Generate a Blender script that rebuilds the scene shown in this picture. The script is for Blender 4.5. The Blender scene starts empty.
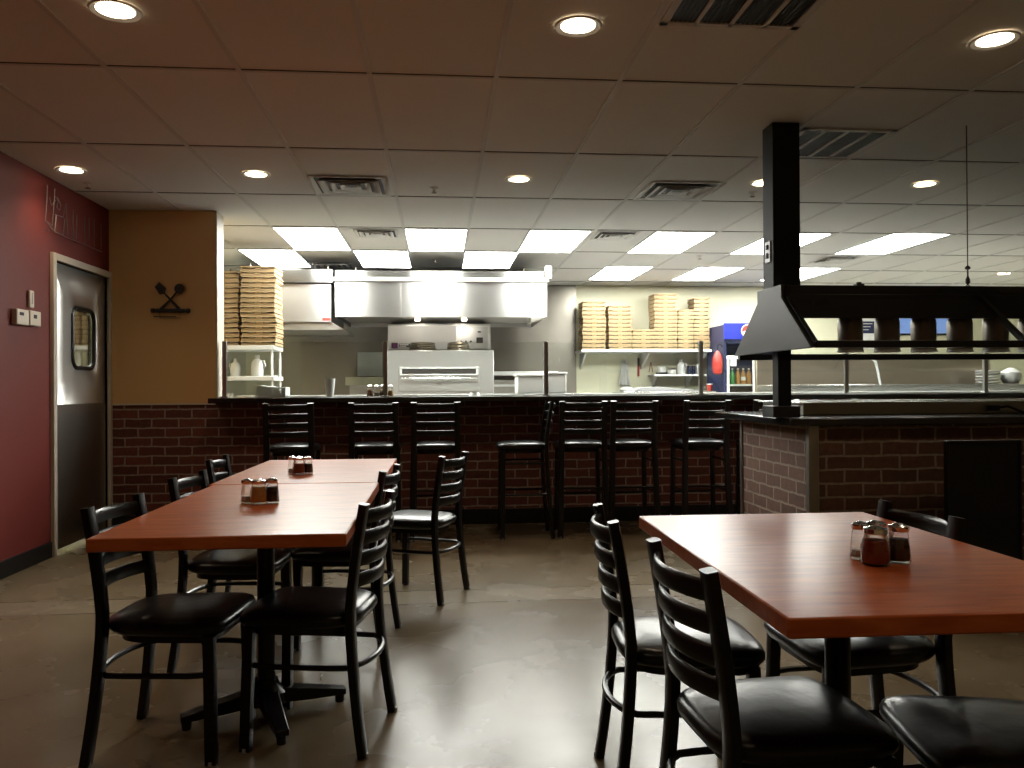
import bpy, math, random
from mathutils import Vector, Matrix
random.seed(7)
SC = bpy.context.scene
COL = SC.collection
PI = math.pi
# ------------------------------------------------------------------ camera, world, exposure
EYE, CEIL = 1.16, 2.646
cam_d = bpy.data.cameras.new('camera'); cam = bpy.data.objects.new('camera', cam_d); COL.objects.link(cam)
cam_d.sensor_width = 36.0; cam_d.lens = 806.5 / 1024 * 36; cam_d.clip_start = 0.05; cam_d.clip_end = 100
yaw, pitch, roll = .0901, .005, -.0058
fwd = Vector((math.sin(yaw) * math.cos(pitch), math.cos(yaw) * math.cos(pitch), math.sin(pitch)))
r0 = Vector((math.cos(yaw), -math.sin(yaw), 0)); u0 = r0.cross(fwd)
rr = r0 * math.cos(roll) + u0 * math.sin(roll); uu = -r0 * math.sin(roll) + u0 * math.cos(roll)
cam.matrix_world = Matrix(((rr.x, uu.x, -fwd.x, 0), (rr.y, uu.y, -fwd.y, 0), (rr.z, uu.z, -fwd.z, EYE), (0, 0, 0, 1)))
SC.camera = cam
w = bpy.data.worlds.new('world'); SC.world = w; w.use_nodes = True
w.node_tree.nodes['Background'].inputs[0].default_value = (1.0, .8, .62, 1)
w.node_tree.nodes['Background'].inputs[1].default_value = 0.02
SC.view_settings.view_transform = 'Standard'; SC.view_settings.look = 'None'
SC.view_settings.gamma = 1; SC.view_settings.use_curve_mapping = False
SC.view_settings.exposure = 0.0
SC.cycles.max_bounces = 7; SC.cycles.diffuse_bounces = 4; SC.cycles.glossy_bounces = 4
SC.cycles.transparent_max_bounces = 12; SC.cycles.transmission_bounces = 6
SC.cycles.sample_clamp_indirect = 4.0; SC.cycles.caustics_reflective = False; SC.cycles.caustics_refractive = False
SC.cycles.blur_glossy = 0.5
PANEL_E = 35.0        # brightness of the kitchen's troffers
SPOT_W = 15.0        # watts of each downlight
DISC_E = 14.0

# ------------------------------------------------------------------ materials
def new_mat(name):
    m = bpy.data.materials.new(name); m.use_nodes = True
    nt = m.node_tree; return m, nt, nt.nodes['Principled BSDF']
def N(nt, t, **kw):
    n = nt.nodes.new(t)
    for k, v in kw.items(): setattr(n, k, v)
    return n
def mat(name, col, rough=.5, metal=0., var=.12, scale=8., bump=0., spec=.5, coat=0., rvar=0.):
    m, nt, b = new_mat(name)
    b.inputs['Roughness'].default_value = rough; b.inputs['Metallic'].default_value = metal
    b.inputs['Specular IOR Level'].default_value = spec; b.inputs['Coat Weight'].default_value = coat
    tc = N(nt, 'ShaderNodeTexCoord'); no = N(nt, 'ShaderNodeTexNoise'); no.inputs['Scale'].default_value = scale
    no.inputs['Detail'].default_value = 4
    nt.links.new(tc.outputs['Object'], no.inputs['Vector'])
    mx = N(nt, 'ShaderNodeMix', data_type='RGBA')
    mx.inputs[6].default_value = tuple(c * (1 - var) for c in col) + (1,)
    mx.inputs[7].default_value = tuple(min(1, c * (1 + var)) for c in col) + (1,)
    nt.links.new(no.outputs['Fac'], mx.inputs[0]); nt.links.new(mx.outputs[2], b.inputs['Base Color'])
    if rvar:
        mr = N(nt, 'ShaderNodeMapRange'); mr.inputs[3].default_value = rough - rvar; mr.inputs[4].default_value = rough + rvar
        nt.links.new(no.outputs['Fac'], mr.inputs[0]); nt.links.new(mr.outputs[0], b.inputs['Roughness'])
    if bump:
        bp = N(nt, 'ShaderNodeBump'); bp.inputs['Strength'].default_value = bump; bp.inputs['Distance'].default_value = .01
        nt.links.new(no.outputs['Fac'], bp.inputs['Height']); nt.links.new(bp.outputs[0], b.inputs['Normal'])
    return m
def emit(name, col, s):
    m, nt, b = new_mat(name)
    b.inputs['Base Color'].default_value = (*col, 1); b.inputs['Emission Color'].default_value = (*col, 1)
    b.inputs['Emission Strength'].default_value = s
    return m
def glass_mat(name, tint=(1, 1, 1), refl=.08, rough=.02):
    m, nt, b = new_mat(name); nt.nodes.remove(b)
    t = N(nt, 'ShaderNodeBsdfTransparent'); t.inputs[0].default_value = (*tint, 1)
    g = N(nt, 'ShaderNodeBsdfGlossy'); g.inputs['Roughness'].default_value = rough
    lw = N(nt, 'ShaderNodeLayerWeight'); lw.inputs[0].default_value = .25
    ml = N(nt, 'ShaderNodeMath', operation='MULTIPLY_ADD'); ml.inputs[1].default_value = .7 if refl > .03 else .12; ml.inputs[2].default_value = refl * .5
    nt.links.new(lw.outputs['Fresnel'], ml.inputs[0]); mx = N(nt, 'ShaderNodeMixShader')
    nt.links.new(ml.outputs[0], mx.inputs[0]); nt.links.new(t.outputs[0], mx.inputs[1]); nt.links.new(g.outputs[0], mx.inputs[2])
    nt.links.new(mx.outputs[0], nt.nodes['Material Output'].inputs[0])
    return m
def brick_mat(name, c1, c2, mortar, rough=.75):
    m, nt, b = new_mat(name)
    ge = N(nt, 'ShaderNodeNewGeometry'); tc = N(nt, 'ShaderNodeTexCoord')
    sp = N(nt, 'ShaderNodeSeparateXYZ'); nt.links.new(tc.outputs['Object'], sp.inputs[0])
    sn = N(nt, 'ShaderNodeSeparateXYZ'); nt.links.new(ge.outputs['True Normal'], sn.inputs[0])
    ax = N(nt, 'ShaderNodeMath', operation='ABSOLUTE'); nt.links.new(sn.outputs[0], ax.inputs[0])
    mixu = N(nt, 'ShaderNodeMix', data_type='FLOAT')
    nt.links.new(ax.outputs[0], mixu.inputs[0]); nt.links.new(sp.outputs[0], mixu.inputs[2]); nt.links.new(sp.outputs[1], mixu.inputs[3])
    cb = N(nt, 'ShaderNodeCombineXYZ'); nt.links.new(mixu.outputs[0], cb.inputs[0]); nt.links.new(sp.outputs[2], cb.inputs[1])
    dn = N(nt, 'ShaderNodeTexNoise'); dn.inputs['Scale'].default_value = 9; nt.links.new(tc.outputs['Object'], dn.inputs['Vector'])
    dv = N(nt, 'ShaderNodeVectorMath', operation='SCALE'); dv.inputs[3].default_value = .016
    sb = N(nt, 'ShaderNodeVectorMath', operation='SUBTRACT'); sb.inputs[1].default_value = (.5, .5, .5)
    nt.links.new(dn.outputs['Color'], sb.inputs[0]); nt.links.new(sb.outputs[0], dv.inputs[0])
    ad = N(nt, 'ShaderNodeVectorMath', operation='ADD'); nt.links.new(cb.outputs[0], ad.inputs[0]); nt.links.new(dv.outputs[0], ad.inputs[1])
    br = N(nt, 'ShaderNodeTexBrick'); br.inputs['Scale'].default_value = 1
    br.inputs['Brick Width'].default_value = .215; br.inputs['Row Height'].default_value = .077
    br.inputs['Mortar Size'].default_value = .007; br.inputs['Mortar Smooth'].default_value = .25; br.inputs['Bias'].default_value = 0
    br.inputs['Color1'].default_value = (*c1, 1); br.inputs['Color2'].default_value = (*c2, 1); br.inputs['Mortar'].default_value = (*mortar, 1)
    nt.links.new(ad.outputs[0], br.inputs['Vector'])
    n2 = N(nt, 'ShaderNodeTexNoise'); n2.inputs['Scale'].default_value = 30; nt.links.new(tc.outputs['Object'], n2.inputs['Vector'])
    mu = N(nt, 'ShaderNodeMix', data_type='RGBA', blend_type='MULTIPLY'); mu.inputs[0].default_value = .6
    nt.links.new(br.outputs['Color'], mu.inputs[6]); nt.links.new(n2.outputs['Fac'], mu.inputs[7]); nt.links.new(mu.outputs[2], b.inputs['Base Color'])
    b.inputs['Roughness'].default_value = rough
    bp = N(nt, 'ShaderNodeBump', invert=True); bp.inputs['Strength'].default_value = .8; bp.inputs['Distance'].default_value = .008
    nt.links.new(br.outputs['Fac'], bp.inputs['Height']); nt.links.new(bp.outputs[0], b.inputs['Normal'])
    return m
def wood_mat(name):
    m, nt, b = new_mat(name)
    tc = N(nt, 'ShaderNodeTexCoord'); mp = N(nt, 'ShaderNodeMapping'); mp.inputs['Scale'].default_value = (2.2, 14, 14)
    nt.links.new(tc.outputs['Object'], mp.inputs[0])
    no = N(nt, 'ShaderNodeTexNoise'); no.inputs['Scale'].default_value = 3; no.inputs['Detail'].default_value = 8; no.inputs['Distortion'].default_value = .6
    nt.links.new(mp.outputs[0], no.inputs['Vector'])
    cr = N(nt, 'ShaderNodeValToRGB'); e = cr.color_ramp.elements
    e[0].position = .3; e[0].color = (.40, .080, .018, 1); e[1].position = .75; e[1].color = (.60, .150, .036, 1)
    nt.links.new(no.outputs['Fac'], cr.inputs[0]); nt.links.new(cr.outputs[0], b.inputs['Base Color'])
    b.inputs['Specular IOR Level'].default_value = .28; b.inputs['Roughness'].default_value = .34; b.inputs['Coat Weight'].default_value = .24; b.inputs['Coat Roughness'].default_value = .20
    bp = N(nt, 'ShaderNodeBump'); bp.inputs['Strength'].default_value = .12; bp.inputs['Distance'].default_value = .003
    nt.links.new(no.outputs['Fac'], bp.inputs['Height']); nt.links.new(bp.outputs[0], b.inputs['Normal'])
    return m
def steel_mat(name, axis=2, rough=.28, col=(.62, .62, .6), stretch=60, bump=.1, aniso=0):
    m, nt, b = new_mat(name)
    tc = N(nt, 'ShaderNodeTexCoord'); mp = N(nt, 'ShaderNodeMapping')
    s = [stretch] * 3; s[axis] = 1.2; mp.inputs['Scale'].default_value = s
    nt.links.new(tc.outputs['Object'], mp.inputs[0]); no = N(nt, 'ShaderNodeTexNoise'); no.inputs['Scale'].default_value = 2.0
    nt.links.new(mp.outputs[0], no.inputs['Vector'])
    mr = N(nt, 'ShaderNodeMapRange'); mr.inputs[3].default_value = rough - (.07 if bump else .01); mr.inputs[4].default_value = rough + (.1 if bump else .015)
    nt.links.new(no.outputs['Fac'], mr.inputs[0]); nt.links.new(mr.outputs[0], b.inputs['Roughness'])
    n2 = N(nt, 'ShaderNodeTexNoise'); n2.inputs['Scale'].default_value = 1.4; nt.links.new(tc.outputs['Object'], n2.inputs['Vector'])
    bp = N(nt, 'ShaderNodeBump'); bp.inputs['Strength'].default_value = bump; bp.inputs['Distance'].default_value = .05
    nt.links.new(n2.outputs['Fac'], bp.inputs['Height']); nt.links.new(bp.outputs[0], b.inputs['Normal'])
    b.inputs['Base Color'].default_value = (*col, 1); b.inputs['Metallic'].default_value = 1
    b.inputs['Anisotropic'].default_value = aniso; b.inputs['Anisotropic Rotation'].default_value = .25
    return m
def floor_mat():
    m, nt, b = new_mat('polished_concrete')
    tc = N(nt, 'ShaderNodeTexCoord'); n1 = N(nt, 'ShaderNodeTexNoise'); n1.inputs['Scale'].default_value = .9; n1.inputs['Detail'].default_value = 6
    n1.inputs['Distortion'].default_value = .2
    nt.links.new(tc.outputs['Object'], n1.inputs['Vector'])
    cr = N(nt, 'ShaderNodeValToRGB'); e = cr.color_ramp.elements
    e[0].position = .32; e[0].color = (.13, .097, .055, 1); e[1].position = .7; e[1].color = (.25, .20, .13, 1)
    nt.links.new(n1.outputs['Fac'], cr.inputs[0])
    # two saw-cut joints with a paler strip of concrete between them
    sp = N(nt, 'ShaderNodeSeparateXYZ'); nt.links.new(tc.outputs['Object'], sp.inputs[0])
    def band(y, hw):
        a = N(nt, 'ShaderNodeMath', operation='SUBTRACT'); a.inputs[1].default_value = y; nt.links.new(sp.outputs[1], a.inputs[0])
        c = N(nt, 'ShaderNodeMath', operation='ABSOLUTE'); nt.links.new(a.outputs[0], c.inputs[0])
        d = N(nt, 'ShaderNodeMath', operation='LESS_THAN'); d.inputs[1].default_value = hw; nt.links.new(c.outputs[0], d.inputs[0]); return d
    pale = band(4.52, .14); m1 = N(nt, 'ShaderNodeMix', data_type='RGBA'); m1.inputs[7].default_value = (.30, .25, .18, 1)
    f = N(nt, 'ShaderNodeMath', operation='MULTIPLY'); f.inputs[1].default_value = .5; nt.links.new(pale.outputs[0], f.inputs[0])
    nt.links.new(f.outputs[0], m1.inputs[0]); nt.links.new(cr.outputs[0], m1.inputs[6])
    last = m1
    for y in (4.38, 4.66, 1.2):
        j = band(y, .006); m2 = N(nt, 'ShaderNodeMix', data_type='RGBA'); m2.inputs[7].default_value = (.1, .075, .05, 1)
        nt.links.new(j.outputs[0], m2.inputs[0]); nt.links.new(last.outputs[2], m2.inputs[6]); last = m2
    nt.links.new(last.outputs[2], b.inputs['Base Color']); b.inputs['Specular IOR Level'].default_value = .24
    n3 = N(nt, 'ShaderNodeTexNoise'); n3.inputs['Scale'].default_value = 2.5; n3.inputs['Detail'].default_value = 5; nt.links.new(tc.outputs['Object'], n3.inputs['Vector'])
    mr = N(nt, 'ShaderNodeMapRange'); mr.inputs[3].default_value = .17; mr.inputs[4].default_value = .36
    nt.links.new(n3.outputs['Fac'], mr.inputs[0]); nt.links.new(mr.outputs[0], b.inputs['Roughness'])
    bp = N(nt, 'ShaderNodeBump'); bp.inputs['Strength'].default_value = .08; bp.inputs['Distance'].default_value = .01
    nt.links.new(n3.outputs['Fac'], bp.inputs['Height']); nt.links.new(bp.outputs[0], b.inputs['Normal'])
    return m
M = dict(
    floor=floor_mat(),
    kbounce=mat('kitchen_bounce_floor', (.84, .84, .80), .5, var=.04, scale=3),
    tile=mat('ceiling_tile', (.86, .85, .82), .9, var=.06, scale=120, bump=.15),
    tbar=mat('ceiling_tbar', (.74, .73, .70), .6, var=.03),
    red=mat('red_paint', (.145, .017, .012), .62, var=.05, scale=3, spec=.3),
    tan=mat('tan_paint', (.64, .41, .18), .6, var=.06, scale=2),
    cream=mat('cream_paint', (.64, .63, .47), .5, var=.03, scale=2),
    trim=mat('cream_trim', (.55, .50, .42), .5, var=.03),
    brick=brick_mat('bar_brick', (.23, .062, .038), (.13, .036, .024), (.42, .33, .27)),
    brick2=brick_mat('buffet_brick', (.22, .105, .065), (.14, .062, .04), (.40, .31, .24)),
    black=mat('black_paint', (.008, .008, .009), .38, var=.2, spec=.4),
    blackm=mat('black_metal', (.004, .004, .0045), .3, var=.2, spec=.38),
    blackw=mat('black_satin_panel', (.017, .018, .019), .5, var=.3, scale=5, spec=.35),
    blackc=mat('black_column_paint', (.008, .008, .009), .6, var=.3, scale=5, spec=.18),
    stone=mat('black_counter', (.010, .010, .011), .14, var=.3, scale=40, spec=.6),
    leather=mat('black_vinyl', (.007, .007, .008), .28, var=.25, scale=14, bump=.18, spec=.38),
    wood=wood_mat('cherry_wood'),
    steel=steel_mat('brushed_steel', 0, .26),
    steelv=steel_mat('brushed_steel_upright', 2, .30, (.55, .55, .53)),
    steelp=steel_mat('steel_wall_sheet', 2, .30, (.19, .178, .155), bump=.35, aniso=.6),
    warmsteel=steel_mat('warm_reflection_steel', 0, .34, (.58, .50, .40), bump=.6),  # warm tint puts the reflected warm light into the steel's colour
    hoodm=steel_mat('hood_steel', 2, .31, (.40, .40, .39), stretch=5, bump=0, aniso=.8),
    hoodtop=steel_mat('hood_top_steel', 2, .2, (.26, .26, .25), stretch=5, bump=0, aniso=.6),
    ovenm=steel_mat('oven_steel', 2, .40, (.60, .60, .58)),
    steeld=steel_mat('dull_steel', 0, .36, (.40, .39, .36)),
    dsteel=steel_mat('steel_door_skin', 1, .42, (.72, .72, .70), bump=.4),
    chrome=mat('chrome', (.8, .8, .8), .12, 1, var=.05),
    card=mat('cardboard', (.31, .225, .12), .8, var=.1, scale=20),
    white=mat('white_plastic', (.74, .74, .72), .4, var=.03),
    offwhite=mat('offwhite_plastic', (.68, .62, .52), .45, var=.04),
    milky=mat('milky_plastic', (.85, .87, .86), .35, var=.06),
    greyp=mat('grey_plastic', (.32, .32, .33), .4, var=.08),
    dark=mat('dark_parts_and_shade', (.02, .018, .016), .7, var=.1),
    blue=mat('cooler_blue', (.008, .018, .24), .35, var=.06),
    navy=mat('dark_blue', (.008, .013, .05), .4, var=.1),
    redp=mat('red_plastic', (.28, .025, .018), .4, var=.1),
    green=mat('green_plastic', (.03, .22, .05), .3, var=.1),
    orange=mat('amber_drink', (.42, .20, .05), .3, var=.1),
    purple=mat('purple_drink', (.08, .03, .22), .3, var=.1),
    bluep=mat('blue_drink', (.03, .08, .45), .3, var=.1),
    iron=mat('dark_iron', (.015, .012, .012), .5, var=.2),
    wire=mat('grey_wire', (.24, .20, .19), .4, .6, var=.1),
    pan=mat('aluminium_pan', (.38, .35, .30), .35, 1, var=.15),
    plum=mat('plum_label', (.10, .02, .08), .4, var=.1),
    paper=mat('grey_paper', (.62, .65, .62), .7, var=.05),
    cheese=mat('grated_cheese', (.80, .50, .18), .8, var=.2, scale=60),
    pepper=mat('red_pepper_flakes', (.28, .05, .02), .8, var=.6, scale=90),
    spice=mat('dark_herbs', (.05, .022, .015), .8, var=.4, scale=90),
    salt=mat('white_salt', (.7, .68, .64), .8, var=.05),
    glass=glass_mat('clear_glass', (.97, .99, .98)),
    thinglass=glass_mat('thin_clear_glass', (.98, .99, .99), .02, .01),
    jarglass=glass_mat('jar_glass', (.96, .96, .94), .12, .05),
    can=mat('bronze_lamp_shade', (.20, .17, .14), .38, .35, var=.15),
    canlite=mat('pale_lamp_rim', (.42, .44, .42), .3, .4, var=.1),
    panel_e=emit('troffer_light', (1, 1, .93), PANEL_E),
    disc_e=emit('downlight_lamp', (1, .80, .55), DISC_E),
    cool_e=emit('cooler_lamp', (.9, 1, 1), 3.0),
    screen=emit('blue_screen', (.12, .20, .42), .8),
)
# ------------------------------------------------------------------ mesh builder
class MB:
    def __init__(s): s.v = []; s.f = []; s.m = []
    def add(s, vs, fs, mi=0):
        o = len(s.v); s.v += [tuple(v) for v in vs]; s.f += [tuple(o + i for i in f) for f in fs]; s.m += [mi] * len(fs); return s
    def box(s, x0, x1, y0, y1, z0, z1, mi=0, rot=None, piv=None):
        vs = [Vector((x, y, z)) for z in (z0, z1) for y in (y0, y1) for x in (x0, x1)]
        if rot is not None:
            p = Vector(piv) if piv else Vector(((x0 + x1) / 2, (y0 + y1) / 2, (z0 + z1) / 2)); vs = [rot @ (v - p) + p for v in vs]
        return s.add(vs, [(0, 2, 3, 1), (4, 5, 7, 6), (0, 1, 5, 4), (2, 6, 7, 3), (0, 4, 6, 2), (1, 3, 7, 5)], mi)
    def prism(s, pts, a, b, axis='z', mi=0):
        n = len(pts)
        def P(p, t):
            return {'z': (p[0], p[1], t), 'y': (p[0], t, p[1]), 'x': (t, p[0], p[1])}[axis]
        vs = [P(p, a) for p in pts] + [P(p, b) for p in pts]
        return s.add(vs, [tuple(range(n))[::-1], tuple(range(n, 2 * n))] + [(i, (i + 1) % n, n + (i + 1) % n, n + i) for i in range(n)], mi)
    def tube(s, pts, r, n=8, mi=0, closed=False, sec=None, up=(0, 0, 1)):
        pts = [Vector(p) for p in pts]; k = len(pts); rings = []
        for i, p in enumerate(pts):
            a = pts[(i - 1) % k] if (closed or i) else p; b = pts[(i + 1) % k] if (closed or i < k - 1) else p
            t = (b - a).normalized(); U = Vector(up)
            if abs(t.dot(U)) > .97: U = Vector((1, 0, 0))
            sd = t.cross(U).normalized(); U2 = sd.cross(t).normalized()
            if sec: rings.append([p + sd * q[0] + U2 * q[1] for q in sec])
            else:
                ri = r[i] if isinstance(r, (list, tuple)) else r
                rings.append([p + (sd * math.cos(2 * PI * j / n) + U2 * math.sin(2 * PI * j / n)) * ri for j in range(n)])
        n = len(rings[0]); vs = [v for g in rings for v in g]; fs = []
        for i in range(k if closed else k - 1):
            a, b = i * n, ((i + 1) % k) * n
            for j in range(n): fs.append((a + j, a + (j + 1) % n, b + (j + 1) % n, b + j))
        if not closed: fs += [tuple(range(n))[::-1], tuple(range((k - 1) * n, k * n))]
        return s.add(vs, fs, mi)
    def lathe(s, prof, c=(0, 0, 0), n=20, mi=0, axis='z', cap=True):
        vs = []
        for r, h in prof:
            for j in range(n):
                a = 2 * PI * j / n; x, y = r * math.cos(a), r * math.sin(a)
                vs.append({'z': (c[0] + x, c[1] + y, c[2] + h), 'y': (c[0] + x, c[1] + h, c[2] + y), 'x': (c[0] + h, c[1] + x, c[2] + y)}[axis])
        k = len(prof); fs = [(i * n + j, i * n + (j + 1) % n, (i + 1) * n + (j + 1) % n, (i + 1) * n + j) for i in range(k - 1) for j in range(n)]
        if cap: fs += [tuple(range(n))[::-1], tuple(range((k - 1) * n, k * n))]
        return s.add(vs, fs, mi)
    def build(s, name, mats, parent=None, bevel=0, smooth=35, loc=(0, 0, 0)):
        me = bpy.data.meshes.new(name); me.from_pydata(s.v, [], s.f)
        for m in (mats if isinstance(mats, (list, tuple)) else [mats]): me.materials.append(m)
        me.polygons.foreach_set('material_index', s.m)
        me.update()
        import bmesh
        bm = bmesh.new(); bm.from_mesh(me); bmesh.ops.recalc_face_normals(bm, faces=bm.faces); bm.to_mesh(me); bm.free()
        if smooth:
            me.polygons.foreach_set('use_smooth', [True] * len(me.polygons)); me.set_sharp_from_angle(angle=math.radians(smooth))
        o = bpy.data.objects.new(name, me); COL.objects.link(o); o.location = loc
        if parent: o.parent = parent
        if bevel:
            b = o.modifiers.new('bevel', 'BEVEL'); b.width = bevel; b.segments = 2; b.limit_method = 'ANGLE'; b.angle_limit = math.radians(40)
        return o
def tag(o, label=None, cat=None, group=None, kind=None):
    if label: o['label'] = label
    if cat: o['category'] = cat
    if group: o['group'] = group
    if kind: o['kind'] = kind
    return o
def thing(name, label, cat, loc=(0, 0, 0), rz=0, group=None):
    o = bpy.data.objects.new(name, None); o.empty_display_size = .1; COL.objects.link(o)
    o.location = loc; o.rotation_euler = (0, 0, rz); return tag(o, label, cat, group)
KIDS = {}
def copy_tree(o, parent=None):
    c = o.copy(); COL.objects.link(c)
    if parent is not None: c.parent = parent
    for ch in [x for x in bpy.data.objects if x.parent == o]: copy_tree(ch, c)
    return c
def place(proto, used, loc, rz, label, group=None):
    o = copy_tree(proto) if used[0] else proto; used[0] = True
    o.location = loc; o.rotation_euler = (0, 0, rz); o['label'] = label
    if group: o['group'] = group
    return o
def struct(mb, name, m, label=None, bevel=0, parent=None):
    o = mb.build(name, m, parent, bevel)
    if parent is None: o['kind'] = 'structure'; o['label'] = label or name.replace('_', ' '); o['category'] = name.split('_')[0]
    return o

# ------------------------------------------------------------------ shell
XL, XR, YN, YB, WY = -2.70, 9.6, -2.4, 11.6, 6.9     # left wall, right wall, rear, kitchen back wall, bar wall face
struct(MB().box(XL - .2, XR + .2, YN - .2, WY + .15, -.1, 0), 'floor', M['floor'], 'polished mottled tan concrete floor of the dining room')
struct(MB().box(XL - 2.6, XR + .2, WY + .15, YB + .2, -.1, 0), 'floor_kitchen', M['kbounce'], 'unseen kitchen floor behind the bar, made pale to bounce light upward')  # unseen floor, kept pale to bounce panel light up to the ceiling
cb = MB().box(XL - .2, XR + .2, YN - .2, YB + .2, CEIL + .004, CEIL + .1, 0)
x = -.92 - .6 * 3
while x < XR:
    cb.box(x - .012, x + .012, YN, YB, CEIL - .002, CEIL + .006, 1); x += .6
y = 3.85 - 1.22 * 5
while y < YB:
    cb.box(XL, XR, y - .010, y + .010, CEIL - .003, CEIL + .006, 1); cb.box(XL, XR, y - .0135, y - .010, CEIL + .001, CEIL + .0045, 2); y += 1.22  # dark strip paints the shadow line along each cross bar
struct(cb, 'ceiling', [M['tile'], M['tbar'], M['dark']], 'suspended ceiling of rectangular tiles in a thin metal grid')
DY0, DY1, DZ = 5.94, 6.86, 2.08
wl = MB().box(XL - .15, XL, YN, DY0, 0, CEIL).box(XL - .15, XL, DY1, WY + .1, 0, CEIL).box(XL - .15, XL, DY0, DY1, DZ, CEIL)
struct(MB().box(XL - .15, XL, WY + .1, YB, 0, CEIL), 'wall_kitchen_left', M['cream'], 'cream left wall of the kitchen')
struct(wl, 'wall_left', M['red'], 'dark red painted side wall')
# storeroom seen through the door's window
struct(MB().box(-5.2, XL - .15, 10.0, 10.1, 0, CEIL).box(-5.3, -5.2, 5.0, 10.1, 0, CEIL).box(-5.2, XL - .15, 4.9, 5.0, 0, CEIL).box(-5.2, XL - .15, 5.0, 10.0, CEIL, CEIL + .1).box(-5.2, XL - .21, 5.0, WY + .14, -.1, 0), 'wall_storeroom', M['cream'], 'cream storeroom seen through the window of the steel door')
struct(MB().box(XR, XR + .15, YN, YB, 0, CEIL), 'wall_right', M['cream'], 'cream wall at the far right of the kitchen')
struct(MB().box(XL - .15, XR + .15, YN - .15, YN, 0, CEIL), 'wall_rear', M['tan'], 'tan wall behind the viewer')
struct(MB().box(XL - .15, XR + .15, YB, YB + .15, 0, CEIL), 'wall_back', M['cream'], 'cream painted back wall of the open kitchen')
struct(MB().box(XL, -1.848, WY, WY + .20, 1.05, CEIL), 'wall_front', M['tan'], 'tan painted wall left of the kitchen opening')
struct(MB().box(-1.846, -1.834, WY - .004, WY + .204, 1.10, CEIL - .002), 'trim_1', M['trim'], 'cream edge trim beside the kitchen opening', .002)
struct(MB().box(XL, XR, WY, WY + .15, 0, 1.048), 'wall_bar', M['brick'], 'low dark red brick wall under the bar counter')
struct(MB().box(XL, -1.852, WY - .012, WY, 1.036, 1.05), 'trim_2', M['trim'], 'thin ledge where tan paint meets brick')
struct(MB().box(XL, XR, WY - .02, WY, 0, .13), 'baseboard_bar', M['black'], 'black baseboard under the brick bar wall', .003)
struct(MB().box(XL, XL + .015, YN, DY0 - .06, 0, .11), 'baseboard_left', M['black'], 'black baseboard under the red wall', .003)
# door
fr = MB().box(XL - .05, XL + .025, DY0 - .05, DY0, 0, DZ + .05).box(XL - .05, XL + .025, DY1, DY1 + .045, 0, DZ + .05).box(XL - .05, XL + .025, DY0, DY1, DZ, DZ + .05)
door = tag(bpy.data.objects.new('door_1', None), 'stainless steel swing door with a rounded window in the red wall', 'door', kind='structure'); COL.objects.link(door); door.location = (XL, (DY0 + DY1) / 2, 0)
def rrect(y0, y1, z0, z1, r, n=6):
    out = []
    for cx, cz, a0 in ((y1 - r, z1 - r, 0), (y0 + r, z1 - r, 90), (y0 + r, z0 + r, 180), (y1 - r, z0 + r, 270)):
        for i in range(n + 1):
            a = math.radians(a0 + 90 * i / n); out.append((cx + r * math.cos(a), cz + r * math.sin(a)))
    return out
def par(mb, name, m, root, bevel=0, smooth=35):       # a part given in world coordinates, moved under its thing
    o = mb.build(name, m, root, bevel, smooth); o.matrix_parent_inverse = Matrix.Translation(-Vector(root.location)); return o
par(fr, 'door_frame', M['trim'], door, .004)
wy0, wy1, wz0, wz1 = 6.26, 6.64, 1.33, 1.78
leaf = MB(); inner = rrect(wy0, wy1, wz0, wz1, .08); nI = len(inner)
outer = []
cy, cz = (wy0 + wy1) / 2, (wz0 + wz1) / 2
for (a, b) in inner:                                   # rays from the window to the leaf's outline
    dy, dz = a - cy, b - cz
    ts = []
    if dy > 1e-9: ts.append((DY1 - .004 - cy) / dy)
    if dy < -1e-9: ts.append((DY0 + .004 - cy) / dy)
    if dz > 1e-9: ts.append((DZ - .005 - cz) / dz)
    if dz < -1e-9: ts.append((.01 - cz) / dz)
    t = min(ts); outer.append((cy + dy * t, cz + dz * t))
import bisect
vs = [(XL - .03, a, b) for a, b in inner] + [(XL - .03, a, b) for a, b in outer]
corners = [(DY1 - .004, DZ - .005), (DY0 + .004, DZ - .005), (DY0 + .004, .01), (DY1 - .004, .01)]
fs = [(i, (i + 1) % nI, nI + (i + 1) % nI, nI + i) for i in range(nI)]
base = len(vs)
for q, (a, b) in enumerate(corners):
    vs.append((XL - .03, a, b))
for i in range(nI):                                    # fill each corner left outside the fan
    j = (i + 1) % nI; A, B = outer[i], outer[j]
    if abs(A[0] - B[0]) > 1e-6 and abs(A[1] - B[1]) > 1e-6:
        q = min(range(4), key=lambda k: (corners[k][0] - A[0]) ** 2 + (corners[k][1] - B[1]) ** 2 if abs(corners[k][0] - A[0]) < 1e-6 else (corners[k][0] - B[0]) ** 2 + (corners[k][1] - A[1]) ** 2)
        fs.append((nI + i, nI + j, base + q))
leaf.add(vs, fs)
lo = par(leaf, 'door_leaf', M['dsteel'], door); sol = lo.modifiers.new('thick', 'SOLIDIFY'); sol.thickness = .03; sol.offset = 0
gk = MB().tube([(XL - .014, a, b) for a, b in inner], .016, 8, closed=True, up=(1, 0, 0)); par(gk, 'window_gasket', M['black'], door)
par(MB().prism(inner, XL - .033, XL - .027, 'x'), 'window_pane', M['glass'], door)
par(MB().box(XL - .016, XL - .008, DY0 + .02, DY1 - .02, .03, 1.06), 'kick_plate', M['steeld'], door)
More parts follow.
